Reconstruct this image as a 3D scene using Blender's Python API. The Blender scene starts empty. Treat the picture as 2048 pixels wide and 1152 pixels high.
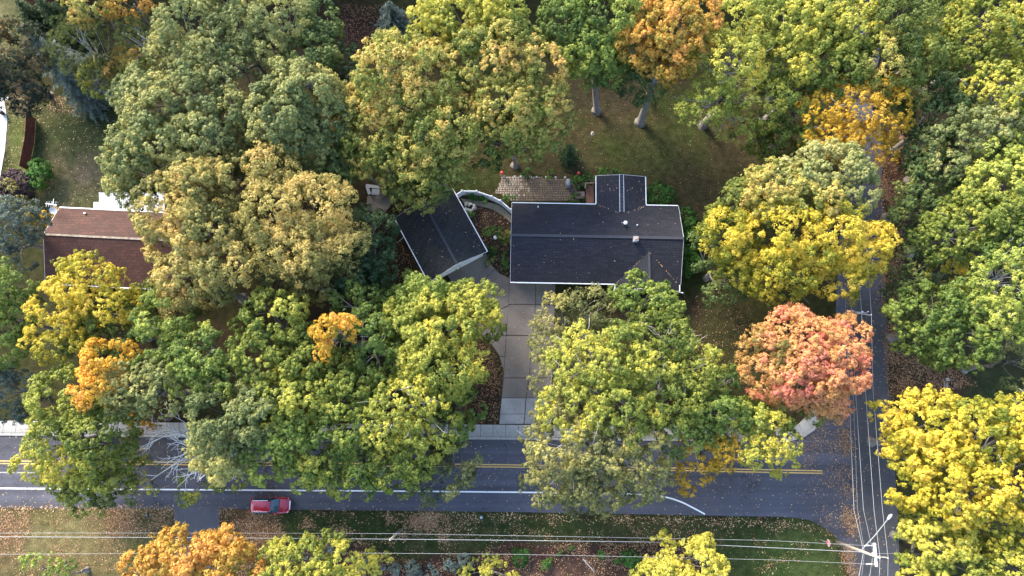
import bpy, bmesh, math, random
import numpy as np
from mathutils import Vector, Matrix

R = math.radians
C = bpy.context.scene.collection
# ------------------------------------------------------------------ camera, sky, sun, exposure
CAM_H, TILT, FPX = 84.0, R(11.1), 1366.0          # height above ground, tilt from straight down, focal length (px of a 2048 wide frame)
cam = bpy.data.objects.new('camera', bpy.data.cameras.new('camera'))
C.objects.link(cam)
cam.location = (0, 0, CAM_H)
cam.rotation_euler = (TILT, 0, 0)
cam.data.sensor_width = 36.0
cam.data.lens = FPX / 2048 * 36.0
cam.data.clip_start, cam.data.clip_end = 0.5, 3000
sc = bpy.context.scene
sc.camera = cam

SUN_EL, SUN_AZ = R(32), math.atan2(-0.62, 0.78)     # azimuth measured from +Y towards +X
sdir = Vector((math.sin(SUN_AZ) * math.cos(SUN_EL), math.cos(SUN_AZ) * math.cos(SUN_EL), math.sin(SUN_EL)))
world = bpy.data.worlds.new('World')
sc.world = world
world.use_nodes = True
wn = world.node_tree.nodes
sky = wn.new('ShaderNodeTexSky')
sky.sky_type = 'NISHITA'
sky.sun_disc = False
sky.sun_elevation = SUN_EL
sky.sun_rotation = SUN_AZ
sky.air_density, sky.dust_density, sky.ozone_density = 1.0, 1.5, 1.0
wn['Background'].inputs['Strength'].default_value = 0.15
world.node_tree.links.new(sky.outputs[0], wn['Background'].inputs['Color'])
sun = bpy.data.objects.new('sun', bpy.data.lights.new('sun', 'SUN'))
C.objects.link(sun)
sun.data.energy = 2.2
sun.data.angle = R(24)
sun.data.color = (1.0, 0.90, 0.74)
sun.location = sdir * 200
sun.rotation_euler = sdir.to_track_quat('Z', 'Y').to_euler()
sc.view_settings.view_transform = 'Standard'
sc.view_settings.look = 'None'
sc.view_settings.exposure = 2.28
sc.view_settings.gamma = 1.0
sc.view_settings.use_curve_mapping = False
sc.render.engine = 'CYCLES'
sc.cycles.max_bounces = 6
sc.cycles.diffuse_bounces = 4
sc.cycles.transmission_bounces = 3
sc.cycles.use_denoising = True

# ------------------------------------------------------------------ helpers
def P(px, py, z=0.0):
    """ground plan of the place: where the thing surveyed at this spot of the photograph stands at height z"""
    u, v = px - 1024.0, 576.0 - py
    dx, dy, dz = u, v * math.cos(TILT) + FPX * math.sin(TILT), v * math.sin(TILT) - FPX * math.cos(TILT)
    t = (CAM_H - z) / -dz
    return Vector((dx * t, dy * t, z))

def pxm(p):
    """photograph pixels per metre at a point"""
    f = Vector((0, math.sin(TILT), -math.cos(TILT)))
    return FPX / (Vector(p) - Vector((0, 0, CAM_H))).dot(f)

def tag(o, label=None, cat=None, group=None, kind=None):
    if label: o['label'] = label
    if cat: o['category'] = cat
    if group: o['group'] = group
    if kind: o['kind'] = kind
    return o

def thing(name, loc, label, cat, group=None, rz=0.0):
    o = bpy.data.objects.new(name, None)
    C.objects.link(o)
    o.location = loc
    o.rotation_euler = (0, 0, rz)
    o.empty_display_size = 0.3
    return tag(o, label, cat, group)

class MB:
    def __init__(s): s.v, s.f = [], []
    def add(s, vs, fs):
        n = len(s.v)
        s.v += [tuple(p) for p in vs]
        s.f += [tuple(i + n for i in f) for f in fs]
        return s
    def poly(s, pts):
        return s.add(pts, [range(len(pts))])
    def slab(s, pts, t):
        """a sheet of any outline (top face) with real thickness t downwards"""
        n = len(pts)
        pts = [Vector(p) for p in pts]
        lo = [p - Vector((0, 0, t)) for p in pts]
        return s.add(pts + lo, [tuple(range(n)), tuple(range(2 * n - 1, n - 1, -1))] +
                     [(i, n + i, n + (i + 1) % n, (i + 1) % n) for i in range(n)])
    def box(s, c, size, rz=0.0, rot=None):
        m = rot if rot else Matrix.Rotation(rz, 3, 'Z')
        vs = [Vector(c) + m @ Vector((sx * size[0] / 2, sy * size[1] / 2, sz * size[2] / 2))
              for sx in (-1, 1) for sy in (-1, 1) for sz in (-1, 1)]
        return s.add(vs, [(0, 1, 3, 2), (4, 6, 7, 5), (0, 4, 5, 1), (2, 3, 7, 6), (0, 2, 6, 4), (1, 5, 7, 3)])
    def bar(s, a, b, w, h):
        """box between two points, w wide, h tall"""
        a, b = Vector(a), Vector(b)
        d = b - a
        q = d.to_track_quat('X', 'Z').to_matrix()
        return s.box((a + b) / 2, (d.length, w, h), rot=q)
    def tube(s, pts, rads, seg=6, cap=True):
        pts = [Vector(p) for p in pts]
        if not hasattr(rads, '__len__'): rads = [rads] * len(pts)
        vs, fs = [], []
        for i, p in enumerate(pts):
            d = pts[min(i + 1, len(pts) - 1)] - pts[max(i - 1, 0)]
            if d.length < 1e-6: d = Vector((0, 0, 1))
            q = d.to_track_quat('Z', 'Y').to_matrix()
            for k in range(seg):
                a = 2 * math.pi * k / seg
                vs.append(p + q @ Vector((math.cos(a) * rads[i], math.sin(a) * rads[i], 0)))
        for i in range(len(pts) - 1):
            for k in range(seg):
                k2 = (k + 1) % seg
                fs.append((i * seg + k, i * seg + k2, (i + 1) * seg + k2, (i + 1) * seg + k))
        if cap:
            fs.append(tuple(range(seg - 1, -1, -1)))
            fs.append(tuple((len(pts) - 1) * seg + k for k in range(seg)))
        return s.add(vs, fs)
    def dome(s, c, r, seg=10, rings=5, sz=1.0, full=False):
        vs, fs = [], []
        lo = -math.pi / 2 if full else 0.0
        for i in range(rings + 1):
            e = lo + (math.pi / 2 - lo) * i / rings
            for k in range(seg):
                a = 2 * math.pi * k / seg
                vs.append((c[0] + r * math.cos(e) * math.cos(a), c[1] + r * math.cos(e) * math.sin(a), c[2] + r * sz * math.sin(e)))
        for i in range(rings):
            for k in range(seg):
                fs.append((i * seg + k, i * seg + (k + 1) % seg, (i + 1) * seg + (k + 1) % seg, (i + 1) * seg + k))
        return s.add(vs, fs)
    def build(s, name, mat, parent=None, smooth=False):
        off = Vector((0, 0, 0))
        m = Matrix.Identity(4)
        p = parent
        while p is not None:
            m = (Matrix.Translation(p.location) @ p.rotation_euler.to_matrix().to_4x4()) @ m
            p = p.parent
        inv = m.inverted()
        me = bpy.data.meshes.new(name)
        me.from_pydata([tuple(inv @ Vector(v)) for v in s.v], [], s.f)
        me.materials.append(mat)
        if smooth:
            me.polygons.foreach_set('use_smooth', [True] * len(me.polygons))
        me.update()
        o = bpy.data.objects.new(name, me)
        C.objects.link(o)
        if parent is not None: o.parent = parent
        return o

# ------------------------------------------------------------------ materials
def new_mat(name):
    m = bpy.data.materials.new(name)
    m.use_nodes = True
    nt = m.node_tree
    return m, nt, nt.nodes['Principled BSDF']

def ramp(nt, stops):
    r = nt.nodes.new('ShaderNodeValToRGB')
    el = r.color_ramp.elements
    while len(el) < len(stops): el.new(0.5)
    for e, (p, c) in zip(el, stops):
        e.position = p
        e.color = (*c, 1)
    return r

def mat_noise(name, c1, c2, scale=2.0, rough=0.8, bump=0.1, bscale=30.0, metal=0.0, detail=6, coat=0.0, big=None):
    """two tones mixed by noise (grain, stains), plus fine relief"""
    m, nt, b = new_mat(name)
    tc = nt.nodes.new('ShaderNodeTexCoord')
    n = nt.nodes.new('ShaderNodeTexNoise')
    n.inputs['Scale'].default_value = scale
    n.inputs['Detail'].default_value = detail
    n.inputs['Roughness'].default_value = 0.65
    nt.links.new(tc.outputs['Object'], n.inputs['Vector'])
    r = ramp(nt, [(0.3, c1), (0.7, c2)])
    nt.links.new(n.outputs[0], r.inputs[0])
    col = r.outputs[0]
    if big:
        n3 = nt.nodes.new('ShaderNodeTexNoise')
        n3.inputs['Scale'].default_value = big[0]
        n3.inputs['Detail'].default_value = 4
        nt.links.new(tc.outputs['Object'], n3.inputs['Vector'])
        r3 = ramp(nt, [(0.42, (0, 0, 0)), (0.62, (1, 1, 1))])
        nt.links.new(n3.outputs[0], r3.inputs[0])
        mx = nt.nodes.new('ShaderNodeMix')
        mx.data_type = 'RGBA'
        nt.links.new(r3.outputs[0], mx.inputs[0])
        nt.links.new(col, mx.inputs[6])
        mx.inputs[7].default_value = (*big[1], 1)
        col = mx.outputs[2]
    nt.links.new(col, b.inputs['Base Color'])
    b.inputs['Roughness'].default_value = rough
    b.inputs['Metallic'].default_value = metal
    b.inputs['Coat Weight'].default_value = coat
    if bump:
        n2 = nt.nodes.new('ShaderNodeTexNoise')
        n2.inputs['Scale'].default_value = bscale
        nt.links.new(tc.outputs['Object'], n2.inputs['Vector'])
        bp = nt.nodes.new('ShaderNodeBump')
        bp.inputs['Strength'].default_value = bump
        bp.inputs['Distance'].default_value = 0.05
        nt.links.new(n2.outputs[0], bp.inputs['Height'])
        nt.links.new(bp.outputs[0], b.inputs['Normal'])
    return m

def lane_wear(m, amount=.35):
    nt = m.node_tree; b = nt.nodes['Principled BSDF']
    src = b.inputs['Base Color'].links[0].from_socket
    tc = nt.nodes.new('ShaderNodeTexCoord'); mp = nt.nodes.new('ShaderNodeMapping')
    mp.inputs['Scale'].default_value = (.012, .95, 1); nt.links.new(tc.outputs['Object'], mp.inputs['Vector'])
    n = nt.nodes.new('ShaderNodeTexNoise'); n.inputs['Scale'].default_value = 1.0; n.inputs['Detail'].default_value = 3
    nt.links.new(mp.outputs[0], n.inputs['Vector'])
    r = ramp(nt, [(.35, (1 - amount,) * 3), (.65, (1 + amount,) * 3)]); nt.links.new(n.outputs[0], r.inputs[0])
    x = nt.nodes.new('ShaderNodeMix'); x.data_type = 'RGBA'; x.blend_type = 'MULTIPLY'; x.inputs[0].default_value = 1
    nt.links.new(src, x.inputs[6]); nt.links.new(r.outputs[0], x.inputs[7])
    v = nt.nodes.new('ShaderNodeTexVoronoi'); v.feature = 'DISTANCE_TO_EDGE'; v.inputs['Scale'].default_value = .16; v.inputs['Randomness'].default_value = 1
    w = nt.nodes.new('ShaderNodeTexNoise'); w.inputs['Scale'].default_value = .6; w.inputs['Detail'].default_value = 5
    nt.links.new(tc.outputs['Object'], w.inputs['Vector'])
    a = nt.nodes.new('ShaderNodeMix'); a.data_type = 'RGBA'; a.inputs[0].default_value = .75
    nt.links.new(tc.outputs['Object'], a.inputs[6])
    sc2 = nt.nodes.new('ShaderNodeVectorMath'); sc2.operation = 'MULTIPLY_ADD'; sc2.inputs[1].default_value = (5, 5, 0)
    nt.links.new(w.outputs['Color'], sc2.inputs[0]); nt.links.new(tc.outputs['Object'], sc2.inputs[2])
    nt.links.new(sc2.outputs[0], v.inputs['Vector'])
    cr = ramp(nt, [(.0, (.45, .45, .45)), (.012, (1, 1, 1))]); nt.links.new(v.outputs['Distance'], cr.inputs[0])
    y = nt.nodes.new('ShaderNodeMix'); y.data_type = 'RGBA'; y.blend_type = 'MULTIPLY'; y.inputs[0].default_value = 1
    nt.links.new(x.outputs[2], y.inputs[6]); nt.links.new(cr.outputs[0], y.inputs[7])
    nt.links.new(y.outputs[2], b.inputs['Base Color'])
    nt.nodes.remove(a)
    return m

def mat_shingle(name, c1, c2, mortar, rz, w=0.9, h=0.28, stain=None, rough=0.75, gran=0.5):
    """asphalt shingle courses"""
    m, nt, b = new_mat(name)
    tc = nt.nodes.new('ShaderNodeTexCoord')
    mp = nt.nodes.new('ShaderNodeMapping')
    mp.inputs['Rotation'].default_value = (0, 0, rz)
    nt.links.new(tc.outputs['Object'], mp.inputs['Vector'])
    br = nt.nodes.new('ShaderNodeTexBrick')
    br.inputs['Color1'].default_value = (*c1, 1)
    br.inputs['Color2'].default_value = (*c2, 1)
    br.inputs['Mortar'].default_value = (*mortar, 1)
    br.inputs['Scale'].default_value = 1.0
    br.inputs['Brick Width'].default_value = w
    br.inputs['Row Height'].default_value = h
    br.inputs['Mortar Size'].default_value = 0.022
    br.inputs['Mortar Smooth'].default_value = 0.4
    br.inputs['Bias'].default_value = 0.0
    nt.links.new(mp.outputs[0], br.inputs['Vector'])
    n = nt.nodes.new('ShaderNodeTexNoise')
    n.inputs['Scale'].default_value = 0.55
    n.inputs['Detail'].default_value = 8
    nt.links.new(tc.outputs['Object'], n.inputs['Vector'])
    r = ramp(nt, [(0.35, (0, 0, 0)), (0.7, (1, 1, 1))])
    nt.links.new(n.outputs[0], r.inputs[0])
    mx = nt.nodes.new('ShaderNodeMix')
    mx.data_type = 'RGBA'
    nt.links.new(r.outputs[0], mx.inputs[0])
    nt.links.new(br.outputs[0], mx.inputs[6])
    mx.inputs[7].default_value = (*(stain or c1), 1)
    fac = nt.nodes.new('ShaderNodeMath'); fac.operation = 'MULTIPLY'; fac.inputs[1].default_value = 0.55
    nt.links.new(r.outputs[0], fac.inputs[0]); nt.links.new(fac.outputs[0], mx.inputs[0])
    g = nt.nodes.new('ShaderNodeTexNoise')
    g.inputs['Scale'].default_value = 9.0
    g.inputs['Detail'].default_value = 3
    nt.links.new(tc.outputs['Object'], g.inputs['Vector'])
    gr = ramp(nt, [(0.3, (1 - gran,) * 3), (0.75, (1 + gran * 0.9,) * 3)])
    nt.links.new(g.outputs[0], gr.inputs[0])
    mu = nt.nodes.new('ShaderNodeMix'); mu.data_type = 'RGBA'; mu.blend_type = 'MULTIPLY'; mu.inputs[0].default_value = 1.0
    nt.links.new(mx.outputs[2], mu.inputs[6]); nt.links.new(gr.outputs[0], mu.inputs[7])
    nt.links.new(mu.outputs[2], b.inputs['Base Color'])
    b.inputs['Roughness'].default_value = rough
    b.inputs['Specular IOR Level'].default_value = 0.25
    bp = nt.nodes.new('ShaderNodeBump')
    bp.inputs['Strength'].default_value = 0.5
    bp.inputs['Distance'].default_value = 0.03
    nt.links.new(br.outputs['Fac'], bp.inputs['Height'])
    bp.invert = True
    nt.links.new(bp.outputs[0], b.inputs['Normal'])
    return m

def mat_plain(name, c, rough=0.5, metal=0.0, coat=0.0):
    return mat_noise(name, tuple(x * 0.88 for x in c), tuple(min(1, x * 1.08) for x in c), 3.0, rough, 0.03, 40, metal, 3, coat)

def mat_glass(name, c=(0.02, 0.025, 0.03)):
    m, nt, b = new_mat(name)
    b.inputs['Base Color'].default_value = (*c, 1)
    b.inputs['Roughness'].default_value = 0.04
    b.inputs['Specular IOR Level'].default_value = 0.8
    return m

PAL = {
 'sage':    [(.060, .086, .028), (.152, .181, .060), (.280, .290, .098), (.415, .375, .115)],
 'green':   [(.030, .058, .020), (.075, .120, .038), (.140, .190, .055), (.260, .270, .070)],
 'lime':    [(.060, .100, .019), (.150, .210, .040), (.280, .325, .062), (.430, .425, .078)],
 'yelgreen':[(.066, .100, .018), (.180, .215, .036), (.345, .350, .058), (.520, .450, .068)],
 'yellow':  [(.125, .155, .020), (.340, .310, .032), (.610, .465, .050), (.715, .515, .075)],
 'gold':    [(.200, .150, .022), (.500, .310, .028), (.680, .420, .040), (.740, .460, .070)],
 'tan':     [(.082, .096, .028), (.230, .212, .060), (.410, .338, .095), (.530, .375, .115)],
 'yeltan':  [(.060, .090, .018), (.180, .215, .042), (.400, .350, .080), (.580, .375, .105)],
 'orange':  [(.120, .130, .024), (.420, .275, .046), (.620, .310, .064), (.680, .350, .095)],
 'salmon':  [(.140, .135, .034), (.440, .260, .080), (.640, .320, .120), (.700, .240, .150)],
 'blaze':   [(.300, .210, .026), (.580, .320, .032), (.720, .380, .050), (.700, .310, .075)],
 'dark':    [(.012, .030, .012), (.026, .058, .024), (.046, .084, .032), (.075, .110, .042)],
 'blue':    [(.060, .090, .075), (.110, .150, .125), (.180, .230, .190), (.260, .310, .260)],
 'greyblue':[(.040, .060, .046), (.080, .108, .084), (.130, .165, .130), (.190, .225, .180)],
 'pine':    [(.034, .050, .016), (.078, .102, .032), (.140, .162, .052), (.220, .225, .075)],
 'purple':  [(.034, .020, .026), (.072, .046, .055), (.125, .085, .092), (.170, .125, .120)],
 'rust':    [(.024, .038, .022), (.055, .066, .034), (.190, .125, .045), (.360, .210, .065)],
 'olive':   [(.060, .074, .028), (.140, .150, .054), (.250, .240, .080), (.380, .330, .090)],
 'bush':    [(.018, .060, .010), (.048, .135, .020), (.095, .210, .036), (.160, .290, .060)],
 'pale':    [(.120, .145, .045), (.250, .270, .085), (.390, .380, .130), (.500, .460, .190)],
 'white':   [(.40, .40, .36), (.60, .60, .55), (.75, .75, .70), (.85, .85, .80)],
 'litter':  [(.085, .045, .026), (.220, .115, .055), (.390, .230, .105), (.560, .430, .230)],
}
_leaf = {}
def leaf_mat(pal):
    if pal in _leaf: return _leaf[pal]
    m, nt, b = new_mat('foliage_' + pal)
    a = nt.nodes.new('ShaderNodeAttribute'); a.attribute_name = 'hue'
    r = ramp(nt, list(zip((0.08, 0.38, 0.66, 0.95), PAL[pal])))
    nt.links.new(a.outputs['Fac'], r.inputs[0])
    nt.links.new(r.outputs[0], b.inputs['Base Color'])
    b.inputs['Roughness'].default_value = 0.55
    b.inputs['Specular IOR Level'].default_value = 0.25
    t = nt.nodes.new('ShaderNodeBsdfTranslucent')
    nt.links.new(r.outputs[0], t.inputs['Color'])
    mx = nt.nodes.new('ShaderNodeMixShader')
    mx.inputs[0].default_value = 0.0 if pal == 'litter' else 0.34
    nt.links.new(b.outputs[0], mx.inputs[1])
    nt.links.new(t.outputs[0], mx.inputs[2])
    nt.links.new(mx.outputs[0], nt.nodes['Material Output'].inputs['Surface'])
    _leaf[pal] = m
    return m

M = {}
M['bark'] = mat_noise('bark', (.10, .085, .07), (.25, .225, .20), 5, 0.9, 0.5, 18)
M['bark_pale'] = mat_noise('bark_pale', (.30, .28, .26), (.50, .47, .44), 5, 0.9, 0.4, 18)
M['bark_white'] = mat_noise('bark_white', (.50, .48, .45), (.72, .70, .67), 5, 0.85, 0.3, 18)
M['asphalt'] = mat_noise('asphalt', (.038, .038, .049), (.058, .058, .074), 0.5, 0.78, 0.25, 60, big=(0.09, (.064, .064, .082)))
lane_wear(M['asphalt'], .28)
M['asphalt_old'] = mat_noise('asphalt_old', (.034, .034, .038), (.054, .053, .058), 1.1, 0.8, 0.3, 60)
M['asphalt_drive'] = mat_noise('asphalt_drive', (.055, .055, .064), (.080, .080, .09), 1.1, 0.8, 0.3, 60)
M['white_paint'] = mat_noise('white_paint', (.62, .62, .60), (.82, .82, .80), 6, 0.6, 0.05)
M['worn_paint'] = mat_noise('worn_paint', (.09, .09, .09), (.5, .5, .49), 6, 0.7, 0.05)
M['yellow_paint'] = mat_noise('yellow_paint', (.50, .30, .07), (.66, .42, .12), 5, 0.6, 0.05)
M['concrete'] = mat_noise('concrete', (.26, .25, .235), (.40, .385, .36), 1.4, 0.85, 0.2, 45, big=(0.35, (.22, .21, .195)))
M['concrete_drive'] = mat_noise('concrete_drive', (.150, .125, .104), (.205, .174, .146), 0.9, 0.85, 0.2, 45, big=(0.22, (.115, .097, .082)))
M['concrete_path'] = mat_noise('concrete_path', (.20, .165, .105), (.29, .24, .16), 1.5, 0.85, 0.2, 45)
M['concrete_street'] = mat_noise('concrete_street', (.48, .48, .48), (.60, .60, .60), 0.8, 0.8, 0.1, 45)
M['white_vinyl'] = mat_plain('white_vinyl', (.78, .80, .82), 0.45)
M['white_trim'] = mat_plain('white_trim', (.80, .80, .78), 0.5)
M['siding'] = mat_plain('siding', (.60, .60, .63), 0.6)
M['brick_wall'] = mat_plain('brick_wall', (.20, .10, .075), 0.85)
M['paver_brown'] = mat_noise('paver_brown', (.085, .062, .045), (.165, .125, .085), 1.1, 0.85, 0.3, 30)
M['paver'] = mat_noise('paver', (.17, .135, .105), (.38, .32, .26), 1.1, 0.85, 0.3, 30)
M['paver_joint'] = mat_noise('paver_joint', (.040, .028, .019), (.075, .055, .038), 4, 0.95, 0.3, 30)
M['deck_wood'] = mat_noise('deck_wood', (.13, .055, .03), (.21, .095, .055), 3, 0.7, 0.2, 20)
M['deck_grey'] = mat_noise('deck_grey', (.20, .12, .10), (.30, .20, .165), 3, 0.75, 0.2, 20)
M['fence_wood'] = mat_noise('fence_wood', (.13, .040, .027), (.24, .080, .055), 1.6, 0.75, 0.25, 25)
M['metal_white'] = mat_plain('metal_white', (.74, .76, .78), 0.4)
M['sheet_metal'] = mat_plain('sheet_metal', (.44, .46, .48), 0.5)
M['metal_grey'] = mat_plain('metal_grey', (.36, .38, .41), 0.45, 0.3)
M['galv'] = mat_plain('galv', (.34, .35, .36), 0.5, 0.4)
M['wire'] = mat_plain('wire', (.40, .40, .39), 0.5, 0.2)
M['wood_pole'] = mat_noise('wood_pole', (.26, .21, .16), (.42, .36, .29), 4, 0.85, 0.3, 22)
M['porcelain'] = mat_plain('porcelain', (.72, .74, .76), 0.25)
M['rubber'] = mat_plain('rubber', (.02, .02, .02), 0.7)
M['black_plastic'] = mat_plain('black_plastic', (.03, .03, .033), 0.5)
M['grill_cover'] = mat_plain('grill_cover', (.16, .175, .20), 0.6)
M['car_paint'] = mat_plain('car_paint', (.33, .012, .035), 0.22, 0.35, 1.0)
M['chrome'] = mat_plain('chrome', (.8, .8, .82), 0.15, 0.9)
M['lamp_glass'] = mat_plain('lamp_glass', (.75, .77, .8), 0.12)
M['tail_red'] = mat_plain('tail_red', (.4, .01, .015), 0.2)
M['glass'] = mat_glass('glass')
M['car_glass'] = mat_glass('car_glass', (.02, .05, .075))
M['red_glaze'] = mat_plain('red_glaze', (.52, .03, .025), 0.2, 0.0, 0.6)
M['sign_red'] = mat_plain('sign_red', (.55, .045, .075), 0.5)
M['pink'] = mat_plain('pink', (.75, .10, .30), 0.6)
M['terracotta'] = mat_plain('terracotta', (.55, .28, .2), 0.8)
M['roof_dark'] = mat_shingle('roof_dark', (.019, .020, .028), (.031, .032, .043), (.010, .010, .014), R(1.1), stain=(.016, .016, .020))
M['roof_wing'] = mat_shingle('roof_wing', (.019, .020, .028), (.030, .031, .041), (.010, .010, .014), R(91.1), stain=(.017, .017, .020))
M['roof_garage'] = mat_shingle('roof_garage', (.016, .017, .022), (.032, .033, .041), (.010, .010, .013), R(-60), stain=(.034, .037, .026), gran=0.7)
M['roof_red'] = mat_shingle('roof_red', (.056, .022, .017), (.090, .036, .027), (.026, .012, .010), R(1.5), w=0.8, h=0.36, stain=(.040, .022, .019))
M['roof_cap'] = mat_plain('roof_cap', (.032, .033, .044), 0.7)
M['roof_cap_red'] = mat_noise('roof_cap_red', (.10, .07, .05), (.34, .30, .24), 3, 0.8, 0.2)
M['flashing'] = mat_plain('flashing', (.52, .53, .55), 0.4, 0.4)

# ------------------------------------------------------------------ noise in numpy
def _hash(ix, iy, seed):
    h = (ix.astype(np.int64) * 374761393 + iy.astype(np.int64) * 668265263 + seed * 144269) & 0xffffffff
    h = ((h ^ (h >> 13)) * 1274126177) & 0xffffffff
    return ((h ^ (h >> 16)) & 0xffff) / 65535.0
def noise2(x, y, s, seed=0):
    x, y = x / s, y / s
    ix, iy = np.floor(x), np.floor(y)
    fx, fy = x - ix, y - iy
    fx, fy = fx * fx * (3 - 2 * fx), fy * fy * (3 - 2 * fy)
    a, b = _hash(ix, iy, seed), _hash(ix + 1, iy, seed)
    c, d = _hash(ix, iy + 1, seed), _hash(ix + 1, iy + 1, seed)
    return (a * (1 - fx) + b * fx) * (1 - fy) + (c * (1 - fx) + d * fx) * fy
def inpoly(x, y, poly):
    r = np.zeros(x.shape, bool)
    n = len(poly)
    for i in range(n):
        x0, y0 = poly[i][0], poly[i][1]
        x1, y1 = poly[(i + 1) % n][0], poly[(i + 1) % n][1]
        if y0 == y1: continue
        c = ((y0 > y) != (y1 > y)) & (x < (x1 - x0) * (y - y0) / (y1 - y0) + x0)
        r ^= c
    return r

# ------------------------------------------------------------------ ground: one sheet, its cover (grass, dry grass, mulch, litter) held in a colour attribute
# colours are the covers' own, apart from shade painted on the neighbour's lawn
fx = np.arange(-96, 96.01, 0.5); fy = np.arange(-40, 84.01, 0.5)
far = np.array([700., 350., 180., 120.])
gx = np.concatenate([-far, fx, far[::-1]]); gy = np.concatenate([-far, fy, far[::-1]])
GX, GY = np.meshgrid(gx, gy)
col = np.zeros(GX.shape + (3,))
n1, n2, n3 = noise2(GX, GY, 7, 1), noise2(GX, GY, 2.2, 2), noise2(GX, GY, 0.9, 3)
nn = 0.5 * n1 + 0.3 * n2 + 0.2 * n3
def L(a, b, t): return np.array(a) * (1 - t[..., None]) + np.array(b) * t[..., None]
def sm(t, a, b):
    t = np.clip((t - a) / (b - a), 0, 1)
    return t * t * (3 - 2 * t)
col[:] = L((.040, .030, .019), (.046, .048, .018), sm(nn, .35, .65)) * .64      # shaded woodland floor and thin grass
def cover(pxpoly, ca, cb, soft=1.6, lo=.35, hi=.65, wob=1.2, amount=1.0):
    poly = [P(*p) for p in pxpoly]
    X = GX + (noise2(GX, GY, 3, 11) - .5) * 2 * wob; Y = GY + (noise2(GX, GY, 3, 12) - .5) * 2 * wob
    m = np.zeros(GX.shape)
    for k in range(9):                                                     # soft edge: average of jittered outlines
        a = k * 2.4; rr = soft * math.sqrt(k / 9)
        m += inpoly(X + rr * math.cos(a), Y + rr * math.sin(a), poly)
    m = m / 9 * amount
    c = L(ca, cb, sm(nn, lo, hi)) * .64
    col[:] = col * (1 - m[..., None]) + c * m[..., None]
cover([(1090, 140), (1540, 180), (1540, 330), (1430, 420), (1420, 640), (1500, 760), (1400, 700), (1340, 590), (1350, 400), (900, 400), (900, 320), (1080, 300)],
      (.040, .052, .016), (.066, .055, .028), wob=1.5)                    # back lawn
cover([(1200, 260), (1370, 260), (1390, 330), (1290, 345), (1180, 335)], (.045, .066, .017), (.055, .066, .022), soft=3, amount=.85)
cover([(1120, 150), (1300, 160), (1300, 215), (1120, 215)], (.055, .042, .03), (.04, .033, .024), soft=3, amount=.8)
cover([(1440, 190), (1600, 240), (1560, 330), (1440, 380), (1390, 330)], (.072, .052, .032), (.05, .045, .022), soft=3, amount=.7)
cover([(1345, 580), (1500, 590), (1520, 760), (1400, 740)], (.062, .046, .028), (.052, .052, .022), soft=2)
cover([(60, 215), (240, 190), (260, 420), (60, 440)], (.070, .088, .034), (.120, .120, .060), soft=2)   # neighbour's lawn
cover([(90, 330), (170, 290), (230, 330), (225, 400), (120, 420)], (.21, .165, .11), (.12, .12, .058), soft=3, amount=.85)
cover([(80, 215), (240, 205), (240, 280), (75, 330)], (.048, .064, .026), (.065, .08, .03), soft=2.5, amount=.8)  # darker green: shade of trees and fence painted into the lawn colour
cover([(-60, -60), (70, -60), (70, 60), (30, 110), (-60, 110)], (.14, .16, .055), (.20, .19, .09), soft=2)
cover([(10, 190), (64, 200), (60, 360), (10, 400)], (.20, .16, .10), (.12, .15, .045), soft=1.2)
cover([(36, 230), (60, 230), (46, 345), (26, 345)], (.095, .135, .035), (.12, .15, .045), soft=.8)
cover([(-80, 1015), (350, 1015), (350, 1180), (-80, 1180)], (.150, .125, .058), (.098, .100, .036), soft=.6)  # verge, west
cover([(60, 1030), (200, 1026), (200, 1085), (70, 1095)], (.20, .175, .085), (.12, .12, .045), soft=2.4, amount=.8)
cover([(-60, 1020), (50, 1022), (55, 1100), (-60, 1180)], (.16, .095, .055), (.12, .085, .045), soft=2, amount=.75)
cover([(215, 1020), (350, 1020), (350, 1075), (215, 1060)], (.125, .075, .04), (.085, .075, .03), soft=1.5, amount=.8)
cover([(436, 1015), (1560, 1031), (1640, 1050), (1690, 1090), (1700, 1190), (436, 1190)], (.034, .052, .016), (.062, .066, .026), soft=.6)  # verge, east
cover([(436, 1018), (545, 1020), (560, 1075), (500, 1180), (436, 1180)], (.16, .085, .048), (.085, .06, .032), soft=2, amount=.85)
cover([(1560, 1040), (1660, 1060), (1690, 1120), (1690, 1190), (1500, 1190)], (.050, .086, .022), (.066, .098, .028), soft=2.2, amount=.8)
cover([(640, 1085), (720, 1095), (790, 1122), (860, 1124), (940, 1108), (1000, 1088), (1060, 1082), (1340, 1080), (1400, 1110), (1440, 1190), (500, 1190), (560, 1090)],
      (.066, .036, .031), (.040, .024, .021), soft=.7, wob=.7)            # mulched planting bed
cover([(1040, 1120), (1330, 1130), (1330, 1190), (1040, 1190)], (.13, .075, .055), (.07, .042, .034), soft=2, amount=.8)
cover([(905, 385), (1000, 410), (1022, 440), (1022, 560), (985, 535), (970, 500)], (.062, .044, .034), (.040, .031, .024), soft=.5)      # bed between garage and house
cover([(950, 665), (985, 690), (1005, 735), (1000, 850), (900, 850), (930, 720)], (.070, .042, .028), (.040, .028, .020), soft=1)
cover([(1090, 780), (1120, 780), (1118, 850), (1090, 850)], (.070, .042, .024), (.040, .028, .020), soft=1)
cover([(1755, 280), (1830, 250), (1800, 420), (1800, 780), (1900, 730), (1960, 760), (1940, 800), (1780, 800), (1765, 420)], (.105, .052, .032), (.066, .034, .023), soft=1.5)
cover([(1900, 720), (2060, 720), (2060, 830), (1940, 800)], (.034, .046, .017), (.05, .055, .022), soft=3)
cover([(680, 10), (770, 10), (770, 90), (690, 95)], (.060, .032, .027), (.036, .021, .018), soft=2)
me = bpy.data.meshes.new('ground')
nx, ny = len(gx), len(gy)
V = np.stack([GX, GY, np.zeros_like(GX)], -1).reshape(-1, 3)
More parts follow.
